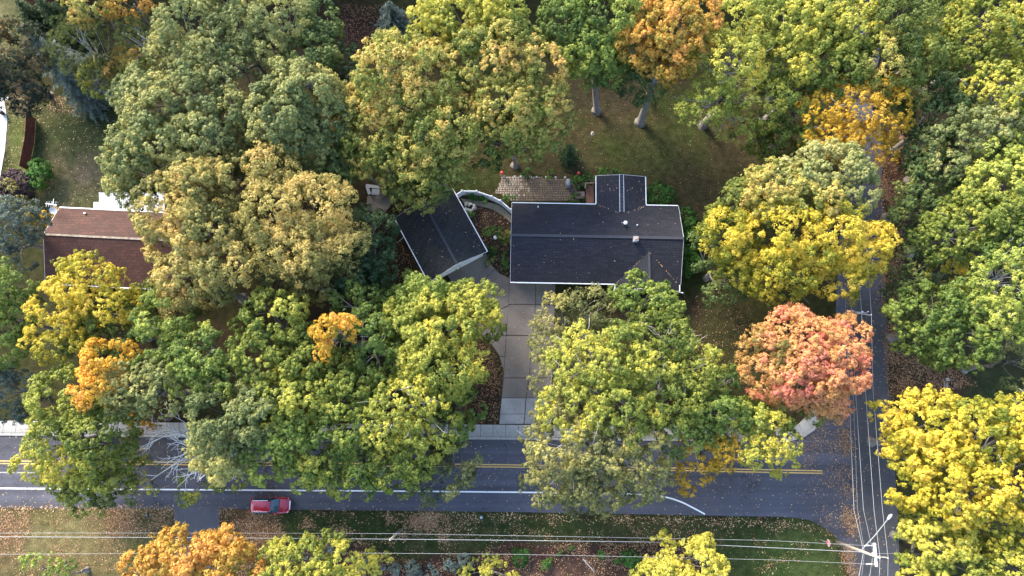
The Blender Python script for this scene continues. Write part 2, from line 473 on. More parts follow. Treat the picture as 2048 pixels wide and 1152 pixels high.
idx = np.arange(nx * ny).reshape(ny, nx)
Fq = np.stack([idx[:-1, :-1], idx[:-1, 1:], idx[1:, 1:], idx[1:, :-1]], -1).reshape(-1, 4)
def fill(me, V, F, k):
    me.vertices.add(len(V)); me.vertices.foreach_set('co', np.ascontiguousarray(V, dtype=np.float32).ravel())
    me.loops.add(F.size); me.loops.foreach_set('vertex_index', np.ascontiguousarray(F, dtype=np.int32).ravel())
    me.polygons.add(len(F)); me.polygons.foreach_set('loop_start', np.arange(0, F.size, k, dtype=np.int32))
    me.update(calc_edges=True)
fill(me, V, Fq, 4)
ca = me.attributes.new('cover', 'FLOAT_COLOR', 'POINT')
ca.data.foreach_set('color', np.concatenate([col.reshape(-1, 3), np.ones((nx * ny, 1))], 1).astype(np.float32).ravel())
gm, nt, b = new_mat('ground_cover')
a = nt.nodes.new('ShaderNodeAttribute'); a.attribute_name = 'cover'
tc = nt.nodes.new('ShaderNodeTexCoord')
def _noise(s, d):
    n = nt.nodes.new('ShaderNodeTexNoise'); n.inputs['Scale'].default_value = s; n.inputs['Detail'].default_value = d
    nt.links.new(tc.outputs['Object'], n.inputs['Vector']); return n
na, nb = _noise(1.3, 8), _noise(7, 4)
ra = ramp(nt, [(0.3, (.62, .64, .60)), (0.7, (1.4, 1.36, 1.35))]); nt.links.new(na.outputs[0], ra.inputs[0])
rb = ramp(nt, [(0.32, (.55, .57, .50)), (0.68, (1.5, 1.45, 1.4))]); nt.links.new(nb.outputs[0], rb.inputs[0])
m1 = nt.nodes.new('ShaderNodeMix'); m1.data_type = 'RGBA'; m1.blend_type = 'MULTIPLY'; m1.inputs[0].default_value = 1
m2 = nt.nodes.new('ShaderNodeMix'); m2.data_type = 'RGBA'; m2.blend_type = 'MULTIPLY'; m2.inputs[0].default_value = 1
nt.links.new(a.outputs['Color'], m1.inputs[6]); nt.links.new(ra.outputs[0], m1.inputs[7])
nt.links.new(m1.outputs[2], m2.inputs[6]); nt.links.new(rb.outputs[0], m2.inputs[7])
nt.links.new(m2.outputs[2], b.inputs['Base Color'])
b.inputs['Roughness'].default_value = 0.95
b.inputs['Specular IOR Level'].default_value = 0.1
bp = nt.nodes.new('ShaderNodeBump'); bp.inputs['Strength'].default_value = 0.8; bp.inputs['Distance'].default_value = 0.08
nt.links.new(nb.outputs[0], bp.inputs['Height']); nt.links.new(bp.outputs[0], b.inputs['Normal'])
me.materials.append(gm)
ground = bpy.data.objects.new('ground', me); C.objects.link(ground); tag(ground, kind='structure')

# ------------------------------------------------------------------ roads, markings, kerb, pavement, drives
def sheet(name, pxpts, z, mat, kind='structure', parent=None):
    mb = MB().poly([P(x, y) + Vector((0, 0, z)) for x, y in pxpts])
    o = mb.build(name, mat, parent)
    if kind: o['kind'] = kind
    return o
def ctrl(pts, k=8):
    """smooth line through points (Catmull-Rom)"""
    out = []
    p = [Vector((a, b, 0)) for a, b in pts]
    p = [2 * p[0] - p[1]] + p + [2 * p[-1] - p[-2]]
    for i in range(1, len(p) - 2):
        for j in range(k):
            t = j / k
            a, b, c, d = p[i - 1], p[i], p[i + 1], p[i + 2]
            out.append(0.5 * ((2 * b) + (c - a) * t + (2 * a - 5 * b + 4 * c - d) * t * t + (3 * b - a - 3 * c + d) * t ** 3))
    out.append(p[-2])
    return [(q.x, q.y) for q in out]
kerbline = [(-420, 868), (0, 871), (290, 874.5), (950, 879), (1400, 882.5)]
corner = ctrl([(1400, 882.5), (1540, 884), (1590, 881), (1622, 866), (1642, 843), (1655, 815), (1668, 740), (1672, 600)], 5)
southline = [(1700, 1300), (1700, 1152)] + ctrl([(1700, 1152), (1692, 1108), (1676, 1080), (1652, 1058), (1620, 1041), (1570, 1034), (1500, 1032.5)], 4) + [(1024, 1024), (512, 1018.5), (0, 1016.5), (-420, 1014)]
road = sheet('main_road', kerbline + corner[1:] + [(1685, 360), (1688, 0), (1690, -160), (1752, -160), (1756, 0), (1764, 360), (1772, 600), (1777, 768), (1786, 900), (1794, 1000), (1800, 1152), (1806, 1300)] + southline, 0.008, M['asphalt'])
sheet('side_road_strip', [(1697, 600), (1771, 600), (1776, 768), (1785, 900), (1793, 1000), (1799, 1152), (1805, 1300), (1709, 1300), (1708, 1152), (1704, 960), (1699, 780)], 0.012, M['asphalt_old'])
sheet('west_drive', [(347, 1014.5), (441, 1015.5), (435, 1085), (432, 1300), (345, 1300), (349, 1064)], 0.012, M['asphalt_drive'])

def stripe(name, pxpts, w, mat, z=0.013):
    pts = [P(x, y) + Vector((0, 0, z)) for x, y in pxpts]
    a, c = [], []
    for i, p in enumerate(pts):
        d = (pts[min(i + 1, len(pts) - 1)] - pts[max(0, i - 1)]).normalized()
        n = Vector((-d.y, d.x, 0)) * w / 2
        a.append(p + n); c.append(p - n)
    mb = MB()
    for i in range(len(pts) - 1): mb.add([a[i], a[i + 1], c[i + 1], c[i]], [(3, 2, 1, 0)])
    o = mb.build(name, mat); o['kind'] = 'structure'
    return o
stripe('road_line', [(-420, 919), (0, 921.8), (300, 923.8), (892, 928.2), (1024, 929.6), (1536, 939.5), (1645, 941.6)], 0.13, M['yellow_paint'])
stripe('road_line', [(-420, 924), (0, 927), (300, 928.8), (892, 933), (1024, 934.2), (1536, 944.6), (1645, 946.6)], 0.13, M['yellow_paint'])
stripe('road_edge_line', [(-420, 974), (0, 976.7), (512, 980.3), (800, 982.3), (1024, 984.3), (1200, 987)] + ctrl([(1200, 987), (1290, 989.2), (1330, 994), (1360, 1003), (1385, 1015), (1410, 1028.5)], 5)[1:], 0.17, M['white_paint'])
stripe('road_line_worn', [(-60, 944.4), (0, 944.8), (75, 945.6)], 0.12, M['worn_paint'])

# kerb and pavement: separate stones and slabs, each a piece
def lerp_line(pts, n):
    d = [0]
    for i in range(1, len(pts)): d.append(d[-1] + (pts[i] - pts[i - 1]).length)
    out = []
    for k in range(n + 1):
        t = d[-1] * k / n
        i = max(j for j in range(len(d)) if d[j] <= t + 1e-6)
        i = min(i, len(pts) - 2)
        f = (t - d[i]) / (d[i + 1] - d[i])
        out.append(pts[i].lerp(pts[i + 1], f))
    return out
unit = MB().box((0, 0, 0), (1, 1, 1)).build('piece_pattern', M['concrete']).data
bm = bmesh.new(); bm.from_mesh(unit); bmesh.ops.bevel(bm, geom=[e for e in bm.edges], offset=0.02, segments=1, affect='EDGES'); bm.to_mesh(unit); bm.free()
for o in [o for o in C.objects if o.name.startswith('piece_pattern')]: bpy.data.objects.remove(o)
def piece(name, loc, size, rz, parent, mesh=unit):
    o = bpy.data.objects.new(name, mesh); C.objects.link(o)
    o.location = loc; o.scale = size; o.rotation_euler = (0, 0, rz); o.parent = parent
    return o
kerb_px = [(x, y) for x, y in kerbline[1:]] + corner[1:22]
kp = [P(x, y) for x, y in [(-120, 870)] + kerb_px]
side = sheet('sidewalk', [(-420, 868), (0, 870.5)] + [(x, y - 0.5) for x, y in kerb_px] + [(1625, 806), (1600, 846), (1560, 856), (1400, 855), (950, 848.5), (0, 842.5), (-420, 840)], 0.02, M['paver_joint'])
kerb = MB().box(P(-300, 868) + Vector((0, 0.12, 0.05)), (12, 0.24, 0.12)).build('kerb', M['concrete']); kerb['kind'] = 'structure'
line = lerp_line(kp, 62)
for i in range(62):
    a_, b_ = line[i], line[i + 1]
    d = b_ - a_
    nrm = Vector((-d.y, d.x, 0)).normalized()
    piece('kerb_stone', (a_ + b_) / 2 + nrm * 0.15 + Vector((0, 0, 0.06)), (d.length - 0.02, 0.30, 0.13), math.atan2(d.y, d.x), kerb)
rnd = random.Random(5)
sl = lerp_line([P(-120, 870), P(0, 871), P(290, 874.5), P(950, 879), P(1400, 882.5), P(1540, 884)], 66)
for i in range(66):
    a_, b_ = sl[i], sl[i + 1]
    d = b_ - a_
    nrm = Vector((-d.y, d.x, 0)).normalized()
    piece('slab', (a_ + b_) / 2 + nrm * (0.33 + 0.72) + Vector((0, 0, 0.06 + rnd.uniform(-.004, .004))), (d.length - 0.035, 1.42, 0.12), math.atan2(d.y, d.x), side)

# concrete drive: one cast bay per piece
drive = sheet('driveway', [(893, 548), (972, 505), (985, 532), (1000, 547), (1019, 556), (1112, 556), (1106, 700), (1103, 849), (998, 849), (1002, 796), (1006, 737), (996, 707), (980, 684), (958, 662), (925, 600)], 0.008, M['paver_joint'])
def bay(pts, mat=None, name='drive_slab', t=0.07, gap=0.06, parent=None):
    w = [P(x, y) for x, y in pts]
    c = sum(w, Vector()) / len(w)
    w = [p + (c - p).normalized() * gap for p in w]
    mb = MB().slab([p + Vector((0, 0, t + 0.01)) for p in w], t)
    return mb.build(name, mat or M['concrete_drive'], parent or drive)
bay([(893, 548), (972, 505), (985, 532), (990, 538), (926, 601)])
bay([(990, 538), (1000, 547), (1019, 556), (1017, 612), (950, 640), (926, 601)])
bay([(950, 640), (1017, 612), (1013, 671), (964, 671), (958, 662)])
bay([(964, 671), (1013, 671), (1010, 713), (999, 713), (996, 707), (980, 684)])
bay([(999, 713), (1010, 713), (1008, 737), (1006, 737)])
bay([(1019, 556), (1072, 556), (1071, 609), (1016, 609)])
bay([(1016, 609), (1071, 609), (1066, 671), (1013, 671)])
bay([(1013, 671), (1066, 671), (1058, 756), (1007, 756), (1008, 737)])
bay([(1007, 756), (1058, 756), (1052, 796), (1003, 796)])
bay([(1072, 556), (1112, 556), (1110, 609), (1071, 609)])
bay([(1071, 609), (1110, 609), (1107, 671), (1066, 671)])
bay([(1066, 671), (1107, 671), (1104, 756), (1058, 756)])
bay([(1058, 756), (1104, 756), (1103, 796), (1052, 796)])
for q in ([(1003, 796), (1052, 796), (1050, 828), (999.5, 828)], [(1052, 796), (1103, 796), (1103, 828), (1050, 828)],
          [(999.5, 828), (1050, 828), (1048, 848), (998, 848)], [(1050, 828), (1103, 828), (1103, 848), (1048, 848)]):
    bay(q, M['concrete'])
for q in ([(1588, 878), (1606, 870), (1597, 847), (1574, 857)], [(1606, 870), (1624, 857), (1611, 834), (1597, 847)], [(1624, 857), (1638, 838), (1625, 812), (1611, 834)],
          [(1556, 880), (1588, 878), (1574, 857), (1548, 858)]):
    bay(q, M['concrete'], 'slab', .09, .03, side)
street = sheet('side_street', [(-160, 140), (-10, 150), (8, 200), (15, 240), (10, 300), (-4, 380), (-20, 470), (-160, 520)], 0.03, M['concrete_street'])
garden_path = MB().slab([P(x, y) + Vector((0, 0, .04)) for x, y in
    ctrl([(926, 406), (946, 410), (967, 414), (988, 420.5), (1002, 429), (1023, 446)], 4) + ctrl([(1023, 432), (1007, 417), (994.5, 409.5), (977, 405), (953, 400.5), (922, 397)], 4)][::-1], 0.05).build('garden_path', M['concrete_path'])
garden_path['kind'] = 'structure'

# ------------------------------------------------------------------ trees
rng = np.random.default_rng(7)
def unitv(n):
    v = rng.normal(size=(n, 3)); return v / np.linalg.norm(v, axis=1)[:, None]
def nrmz(v): return v / np.maximum(np.linalg.norm(v, axis=1), 1e-6)[:, None]

def leaf_object(name, c, n, size, hue, mat, parent, d=None, w=None, kind=None):
    """leaf-sized triangles; d gives long needles their direction"""
    N = len(c)
    if d is None:
        t = nrmz(np.cross(n, unitv(N))); bt = np.cross(n, t)
        s = size[:, None]
        v0 = c + t * s * .62; v1 = c - t * s * .36 + bt * s * .52; v2 = c - t * s * .36 - bt * s * .52
    else:
        t = nrmz(np.cross(d, unitv(N)))
        v0 = c + d * size[:, None]; v1 = c + t * w; v2 = c - t * w
    off = np.array(parent.location) if parent is not None else np.zeros(3)
    V = np.stack([v0, v1, v2], 1).reshape(-1, 3) - off
    me = bpy.data.meshes.new(name)
    fill(me, V, np.arange(3 * N).reshape(-1, 3), 3)
    at = me.attributes.new('hue', 'FLOAT', 'FACE')
    at.data.foreach_set('value', np.clip(hue, 0, 1).astype(np.float32))
    me.materials.append(mat)
    o = bpy.data.objects.new(name, me); C.objects.link(o)
    if parent is not None: o.parent = parent
    if kind: o['kind'] = kind
    return o

STY = {  # bough radius, puff radius, sub-puff radius, leaf size, puffs per bough, sub-puffs, leaves, spacing of boughs
 'maple': dict(br=1.25, pr=.60, sr=.32, leaf=.205, npf=9, nsp=6, nl=15, sp=1.42),
 'fluffy': dict(br=1.1, pr=.55, sr=.27, leaf=.185, npf=9, nsp=6, nl=14, sp=1.38),
 'airy': dict(br=1.25, pr=.55, sr=.30, leaf=.19, npf=8, nsp=5, nl=12, sp=1.5),
 'shrub': dict(br=.40, pr=.20, sr=.13, leaf=.13, npf=8, nsp=5, nl=9, sp=.44),
 'wispy': dict(br=1.1, pr=.5, sr=.30, leaf=.20, npf=6, nsp=5, nl=9, sp=1.45),
}
def crown_points(lobes, st, dens=1.0):
    cut = lambda v: max(v - .34 * st['br'], v * .6)
    lobes = [(c, tuple(cut(v) for v in r)) for c, r in lobes]
    B, BR, OUT = [], [], []
    for li, (c, r) in enumerate(lobes):
        area = 2.2 * math.pi * ((r[0] * r[1]) ** 1.6 / 3 + 2 * ((r[0] * r[2]) ** 1.6) / 3) ** (1 / 1.6)
        want = int(area / (st['sp'] ** 2) * 1.25) + 5
        d = unitv(want * 7)
        d = d[d[:, 2] > -0.22]
        f = .84 + .10 * np.sin(d[:, 0] * 4.1 + li * 1.7) * np.cos(d[:, 1] * 3.7 - li) + .20 * (rng.random(len(d)) - .4)
        p = np.array(c) + d * np.array(r) * f[:, None]
        keep = np.ones(len(p), bool)
        for lj, (c2, r2) in enumerate(lobes):
            if lj != li: keep &= (((p - np.array(c2)) / np.array(r2)) ** 2).sum(1) > .5
        p, d = p[keep], d[keep]
        acc = []
        for i in range(len(p)):
            q = p[i]
            if all((q[0] - p[j][0]) ** 2 + (q[1] - p[j][1]) ** 2 + (q[2] - p[j][2]) ** 2 > st['sp'] ** 2 for j in acc):
                acc.append(i)
            if len(acc) >= want: break
        B.append(p[acc]); OUT.append(nrmz(d[acc] * np.array([1, 1, .9])))
    B, OUT = np.concatenate(B), np.concatenate(OUT)
    return B, OUT
def grow(B, OUT, st, shift=0.0, dens=1.0, patch=.18):
    rb = st['br'] * (.62 + .65 * rng.random(len(B)))
    hb = rng.normal(size=len(B)) * .13
    gp = np.array([math.sin(1.3), math.cos(1.3), 0])
    hb += patch * (noise2(B[:, 0], B[:, 1], 4.0, int(rng.integers(999))) - .5) * 1.6
    k = np.maximum(2, (st['npf'] * dens * (rb / st['br']) ** 1.6)).astype(int)
    i = np.repeat(np.arange(len(B)), k)
    d1 = nrmz(unitv(len(i)) + OUT[i] * .75 + np.array([0, 0, .35]))
    pc = B[i] + d1 * (rb[i] * (.55 + .5 * rng.random(len(i))))[:, None] * np.array([1.12, 1.12, .82])
    rp = st['pr'] * (.65 + .65 * rng.random(len(i)))
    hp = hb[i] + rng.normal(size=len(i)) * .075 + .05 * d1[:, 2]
    j = np.repeat(np.arange(len(i)), np.maximum(2, (st['nsp'] * (rp / st['pr']) ** 1.5).astype(int)))
    d2 = nrmz(unitv(len(j)) + d1[j] * .7 + np.array([0, 0, .45]))
    s_c = pc[j] + d2 * (rp[j] * (.6 + .45 * rng.random(len(j))))[:, None]
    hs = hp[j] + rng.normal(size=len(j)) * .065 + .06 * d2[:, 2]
    l = np.repeat(np.arange(len(j)), st['nl'])
    d3 = nrmz(unitv(len(l)) + d2[l] * .8 + np.array([0, 0, .25]))
    c = s_c[l] + d3 * (st['sr'] * (.55 + .62 * rng.random(len(l))))[:, None]
    n = nrmz(d3 + unitv(len(l)) * .26)
    size = st['leaf'] * (.7 + .6 * rng.random(len(l)))
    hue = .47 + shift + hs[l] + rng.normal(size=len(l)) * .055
    return c, n, size, hue

def limb(mb, a, b, r0, r1, seg=5, bend=.12, n=4, up=0.0):
    a, b = Vector(a), Vector(b)
    L_ = (b - a).length
    off = Vector(rng.normal(size=3) * bend * L_ * .5)
    pts = []
    for k in range(n + 1):
        t = k / n
        pts.append(a.lerp(b, t) + off * math.sin(math.pi * t) + Vector((0, 0, up * L_ * t * (1 - t))))
    mb.tube(pts, [r0 + (r1 - r0) * k / n for k in range(n + 1)], seg)
    return pts

tree_count = [0]
def lobes_from(pl):
    out = []
    for (x, y, rx, ry, top) in pl:
        zc = top * .72
        s = pxm(P(x, y, zc))
        r = (rx / s, ry / s)
        rz = min(max(1.02 * max(r), .9), top * .46)
        zc = top - rz
        s = pxm(P(x, y, zc)); r = (rx / s, ry / s)
        out.append((tuple(P(x, y, zc)), (r[0], r[1], rz)))
    return out
def tree(label, pal, style, pl, base=None, shift=0.0, dens=1.0, fk=.5, group='autumn trees of the neighbourhood', name='maple_tree', cat='tree', bark='bark', limbs=16, twigs=0, patch=.34, trunk=None):
    lobes = lobes_from(pl)
    if base is None:
        w = [l[1][0] * l[1][1] for l in lobes]
        bx = sum(l[0][0] * q for l, q in zip(lobes, w)) / sum(w); by = sum(l[0][1] * q for l, q in zip(lobes, w)) / sum(w)
        base = Vector((bx, by, 0))
    else:
        base = P(*base)
    root = thing(name, base, label, cat, group)
    st = dict(STY[style])
    for key, lo, hi in (('br', .85, 1.2), ('pr', .85, 1.2), ('sr', .82, 1.15), ('leaf', .85, 1.1)): st[key] *= rng.uniform(lo, hi)
    B, OUT = crown_points(lobes, st)
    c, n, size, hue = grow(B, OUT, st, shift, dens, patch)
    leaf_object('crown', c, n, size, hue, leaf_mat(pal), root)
    top = max(l[0][2] for l in lobes)
    rt = trunk or (.17 + .017 * max(top, 3))
    mb = MB()
    fork = Vector((base.x, base.y, 0)).lerp(Vector(lobes[0][0]), .5) if len(lobes) == 1 else Vector((base.x, base.y, top * .48))
    cen = Vector((sum(l[0][0] for l in lobes) / len(lobes), sum(l[0][1] for l in lobes) / len(lobes), top))
    fork = Vector((base.x, base.y, 0)).lerp(cen, fk)
    mb.tube([base, base + Vector((0, 0, .25)), base.lerp(fork, .5) + Vector((rng.normal() * .1, rng.normal() * .1, 0)), fork], [rt * 1.9, rt * 1.15, rt * .9, rt * .75], 9)
    for l in lobes:
        limb(mb, fork, l[0], rt * .6, rt * .28, 6)
    mb.build('trunk', M[bark], root, True)
    mb = MB()
    pick = rng.permutation(len(B))[:limbs + twigs]
    for q, i in enumerate(pick):
        l = min(lobes, key=lambda l: (Vector(l[0]) - Vector(B[i])).length)
        a = Vector(l[0]).lerp(fork, .25 + .5 * rng.random())
        tip = Vector(B[i]) + Vector(OUT[i]) * (st['br'] * (.9 if q >= limbs else .1))
        pts = limb(mb, a, tip, rt * (.18 if twigs else .30), .022, 4, .16, 4, .1)
        if q >= limbs:
            for _ in range(4):
                s_ = pts[2].lerp(pts[4], rng.random())
                limb(mb, s_, s_ + Vector(rng.normal(size=3)) * .8 + Vector(OUT[i]) * .6, .03, .012, 3, .2, 2)
    mb.build('branches', M['bark_pale' if twigs else bark], root, True)['kind'] = 'stuff'
    tree_count[0] += 1
    return root

def conifer(label, pal, px, py, r, h, group='evergreens of the neighbourhood', name='spruce_tree', dens=1.0, cat='tree', shift=0.0):
    base = P(px, py, h * .45); base.z = 0
    s = pxm(P(px, py, h * .4)); r = r / s
    root = thing(name, base, label, cat, group)
    C_, D_, S_, H_ = [], [], [], []
    mb = MB(); mb.tube([base, base + Vector((0, 0, h * .6)), base + Vector((0, 0, h * .98))], [.07 + .018 * h, .05 + .008 * h, .02], 7)
    mb.build('trunk', M['bark'], root, True)
    br = MB()
    layers = int(h * 2.6)
    for li in range(layers):
        t = li / layers
        z = h * (.06 + .92 * t)
        rad = r * (1 - t) ** .85 * (.85 + .3 * rng.random())
        nb = max(4, int((9 - 4 * t) * (1.0 if r > 1 else .8)))
        for k in range(nb):
            a = 2 * math.pi * (k + rng.random() * .7) / nb + li * 1.3
            L_ = rad * (.75 + .4 * rng.random())
            d = np.array([math.cos(a), math.sin(a), -.12 + .35 * t])
            if li % 2 == 0: br.tube([base + Vector((0, 0, z)), Vector(np.array(base) + [0, 0, z] + d * L_ * .9)], [.03, .01], 3, False)
            npt = max(4, int(L_ * 9 * dens))
            for q in range(npt):
                f = (q + rng.random()) / npt
                p = np.array(base) + [0, 0, z] + d * L_ * f + [0, 0, -.25 * L_ * f * f + .1 * L_ * f]
                wl = .12 + .5 * L_ * .45 * (1 - f)
                for sgn in (-1, 1, 0):
                    tw = sgn * (.9 + .3 * rng.random())
                    dd = np.array([math.cos(a + tw), math.sin(a + tw), .1 * rng.normal() + .05])
                    m_ = 1 + int(wl * 3)
                    for e in range(m_):
                        C_.append(p + dd * wl * e / m_ + rng.normal(size=3) * .03); D_.append(dd + rng.normal(size=3) * .22); S_.append(.24 + .14 * rng.random())
                        H_.append(.35 + shift + .25 * f + .12 * rng.normal())
    br.build('branches', M['bark'], root)['kind'] = 'stuff'
    leaf_object('crown', np.array(C_), None, np.array(S_), np.array(H_), leaf_mat(pal), root, d=nrmz(np.array(D_)), w=.075)
    return root

def pine(label, pal, pl, group='evergreens of the neighbourhood', name='pine_tree', shift=0.0):
    lobes = lobes_from(pl)
    w = sum(l[1][0] for l in lobes)
    base = Vector((sum(l[0][0] * l[1][0] for l in lobes) / w, sum(l[0][1] * l[1][0] for l in lobes) / w, 0))
    root = thing(name, base, label, 'tree', group)
    st = dict(STY['maple'], sp=1.15)
    B, OUT = crown_points(lobes, st)
    hb = rng.normal(size=len(B)) * .1
    i = np.repeat(np.arange(len(B)), 11)
    tc_ = B[i] + unitv(len(i)) * np.array([.85, .85, .35])
    j = np.repeat(np.arange(len(i)), 26)
    d = nrmz(unitv(len(j)) + OUT[i][j] * .6 + np.array([0, 0, .55]))
    c = tc_[j] + d * .05
    leaf_object('crown', c, None, .30 + .16 * rng.random(len(j)), .46 + shift + hb[i][j] + rng.normal(size=len(j)) * .12, leaf_mat(pal), root, d=d, w=.028)
    top = max(l[0][2] for l in lobes)
    cen = Vector((base.x, base.y, top * .95))
    mb = MB(); mb.tube([base, base.lerp(cen, .5), cen], [.32, .24, .1], 8); mb.build('trunk', M['bark'], root, True)
    mb = MB()
    for k in rng.permutation(len(B))[:26]:
        a = base.lerp(cen, .55 + .45 * rng.random())
        limb(mb, a, B[k], .06, .022, 4, .22, 5, .12)
    mb.build('branches', M['bark_pale'], root, True)['kind'] = 'stuff'
    return root

def shrub(label, pal, px, py, r, h, ry=None, group='garden shrubs', shift=0.0, name='shrub', style='shrub', dens=1.0):
    return tree(label, pal, style, [(px, py, r, ry or r, h)], shift=shift, group=group, name=name, cat='shrub', limbs=8, dens=dens, trunk=.05)

T = tree
# --- top left
T('dark tree with rust-brown clumps in the top left corner', 'rust', 'fluffy', [(34, 112, 64, 62, 12), (42, 172, 50, 42, 9), (0, 140, 50, 70, 11)], patch=.5, shift=-.05)
conifer('dark evergreen left of the mossy shed roof', 'dark', 72, 36, 44, 7, shift=.2)
conifer('dark evergreen right of the mossy shed roof', 'dark', 116, 36, 50, 8, shift=.2)
pine('broad olive pine with bare pale limbs showing, top left', 'pine', [(175, 95, 72, 62, 14), (205, 130, 50, 38, 11), (155, 70, 35, 35, 11)])
pine('smaller pine with a bare grey middle, right of the broad olive pine', 'pine', [(280, 75, 46, 48, 14)], shift=-.06)
conifer('tall blue spruce between the rust-brown tree and the pine', 'blue', 118, 122, 58, 11, shift=.28)
conifer('blue spruce bending over the top of the left lawn', 'blue', 160, 176, 54, 8, shift=.25)
T('small yellow-green tree below the broad olive pine', 'yelgreen', 'fluffy', [(208, 160, 42, 36, 8)], shift=.05)
T('pale yellow treetop at the top edge above the pine', 'yeltan', 'maple', [(180, 12, 42, 28, 14)], shift=.18)
T('orange treetop at the top edge between pine and sage trees', 'orange', 'maple', [(268, 8, 42, 24, 14)], shift=.1)
T('small mixed green and orange tree beside the blue spruce and sage trees', 'yeltan', 'fluffy', [(280, 142, 42, 32, 9), (318, 155, 22, 30, 8)], patch=.5)
T('tall sage-green tree at the top edge, right of the orange treetop', 'sage', 'fluffy', [(385, 60, 62, 66, 17), (345, 110, 40, 50, 14), (430, 110, 50, 55, 16)], shift=.05)
T('sage-green tree with small yellow flecks above the left lawn', 'sage', 'fluffy', [(330, 215, 78, 60, 16), (290, 180, 40, 35, 12), (390, 190, 50, 50, 16)], shift=.02)
T('dense sage tree at the right edge of the left lawn', 'sage', 'fluffy', [(285, 310, 60, 60, 15), (330, 290, 55, 55, 16), (265, 360, 42, 42, 12)], shift=-.03)
T('dark-shadowed sage tree in the heart of the left wood', 'sage', 'fluffy', [(415, 290, 72, 62, 16), (450, 235, 45, 45, 16), (380, 330, 45, 40, 14)], shift=-.06)
T('sage tree at the top edge left of the pale yellowish oak', 'sage', 'fluffy', [(480, 60, 50, 62, 17), (475, 150, 45, 55, 16), (470, -5, 50, 30, 17)], shift=0)
# --- top centre
T('pale yellowish oak at the top edge left of the bare dark ground', 'sage', 'fluffy', [(560, 40, 62, 56, 17), (530, 85, 40, 45, 16)], shift=.16, name='oak_tree')
T('dark teal-green tree just below the pale yellowish oak', 'green', 'fluffy', [(620, 115, 52, 44, 15), (640, 60, 34, 50, 13)], shift=-.02, name='oak_tree')
T('big rounded grey-green oak left of the tall yellow maple', 'sage', 'maple', [(610, 200, 82, 66, 17), (560, 235, 60, 60, 17), (655, 240, 50, 60, 15), (600, 285, 66, 46, 15)], shift=-.02, name='oak_tree')
T('dark green understorey tree squeezed between oak and yellow maple', 'dark', 'maple', [(695, 145, 34, 46, 10), (675, 190, 30, 30, 9)], shift=.2)
conifer('small blue-green fir at the edge of the bare dark ground', 'blue', 786, 38, 48, 7, shift=.05)
T('tall tan-yellow maple right of the grey-green oak', 'yeltan', 'maple', [(790, 140, 66, 66, 18), (850, 160, 62, 70, 18), (760, 205, 50, 44, 16), (840, 215, 60, 40, 16)], shift=.16)
T('bright yellow maple crown at the top centre edge', 'yelgreen', 'maple', [(930, 45, 82, 52, 18), (860, 60, 42, 40, 17), (990, 35, 45, 42, 18)], shift=.22)
T('big yellow-green maple with orange tips beside the back lawn', 'yeltan', 'maple', [(990, 130, 78, 74, 18), (1065, 140, 58, 66, 17), (1080, 215, 52, 50, 15), (1010, 215, 62, 54, 17), (950, 120, 40, 50, 18)], shift=.12, patch=.34)
T('green-sided maple hanging over the shaded patio lawn', 'yeltan', 'maple', [(1035, 275, 62, 40, 12), (980, 285, 50, 36, 12), (1095, 270, 34, 34, 11)], shift=-.14, patch=.3)
T('tan and green maple leaning over the pad west of the garage', 'yeltan', 'maple', [(745, 275, 58, 46, 14), (780, 322, 56, 40, 13), (722, 300, 30, 36, 11)], shift=-.02, patch=.35)
T('yellow-green maple overhanging the garage roof corner', 'yeltan', 'maple', [(860, 290, 72, 50, 15), (900, 255, 56, 46, 16), (838, 360, 54, 44, 12), (890, 330, 48, 40, 12), (835, 385, 30, 28, 9)], shift=-.10, patch=.35)
T('dark green understorey tree behind the garage roof', 'green', 'maple', [(830, 385, 34, 24, 8), (690, 330, 40, 34, 10)], shift=-.03)
# --- top right of centre
T('green maple whose grey trunk stands on the left of the back lawn', 'lime', 'maple', [(1210, 45, 66, 52, 17), (1175, 105, 60, 46, 15), (1200, 140, 56, 36, 12), (1130, 60, 46, 50, 15)], base=(1193, 222), shift=-.2, fk=.66)
T('orange maple on a tall leaning grey trunk behind the back lawn', 'orange', 'maple', [(1330, 60, 72, 60, 18), (1380, 40, 46, 46, 18), (1285, 110, 46, 40, 15), (1320, 130, 46, 32, 14), (1350, 100, 56, 44, 17)], base=(1280, 245), shift=.06, fk=.72)
T('dark green undergrowth tree below the orange maple', 'green', 'maple', [(1285, 165, 48, 26, 10)], base=(1300, 188), shift=-.04)
T('airy yellow-green maple overhanging the right of the back lawn', 'yelgreen', 'airy', [(1450, 125, 68, 64, 17), (1410, 215, 56, 42, 14), (1500, 205, 62, 46, 14), (1480, 60, 56, 50, 17), (1470, 250, 40, 30, 11)], base=(1405, 250), twigs=10, fk=.6, shift=.05)
T('yellow-green maple at the top edge right of the airy one', 'yelgreen', 'maple', [(1580, 60, 72, 56, 17), (1630, 110, 50, 58, 16), (1560, 130, 56, 46, 15), (1690, 60, 46, 60, 17), (1682, 140, 44, 44, 15)], shift=-.06, twigs=8)
T('green maple between the airy maple and the golden tree', 'lime', 'maple', [(1575, 200, 56, 40, 13), (1640, 30, 42, 46, 16), (1590, 255, 46, 34, 11)], shift=-.08)
T('low olive-yellow tree at the dark right end of the back lawn', 'yelgreen', 'fluffy', [(1498, 278, 42, 28, 8), (1560, 290, 50, 28, 9)], base=(1545, 290), shift=-.10)
T('tall green maple with tan tips above the golden tree', 'yeltan', 'maple', [(1790, 60, 68, 60, 18), (1775, 130, 66, 56, 17), (1830, 105, 42, 50, 17), (1800, 185, 42, 34, 13)], shift=-.14)
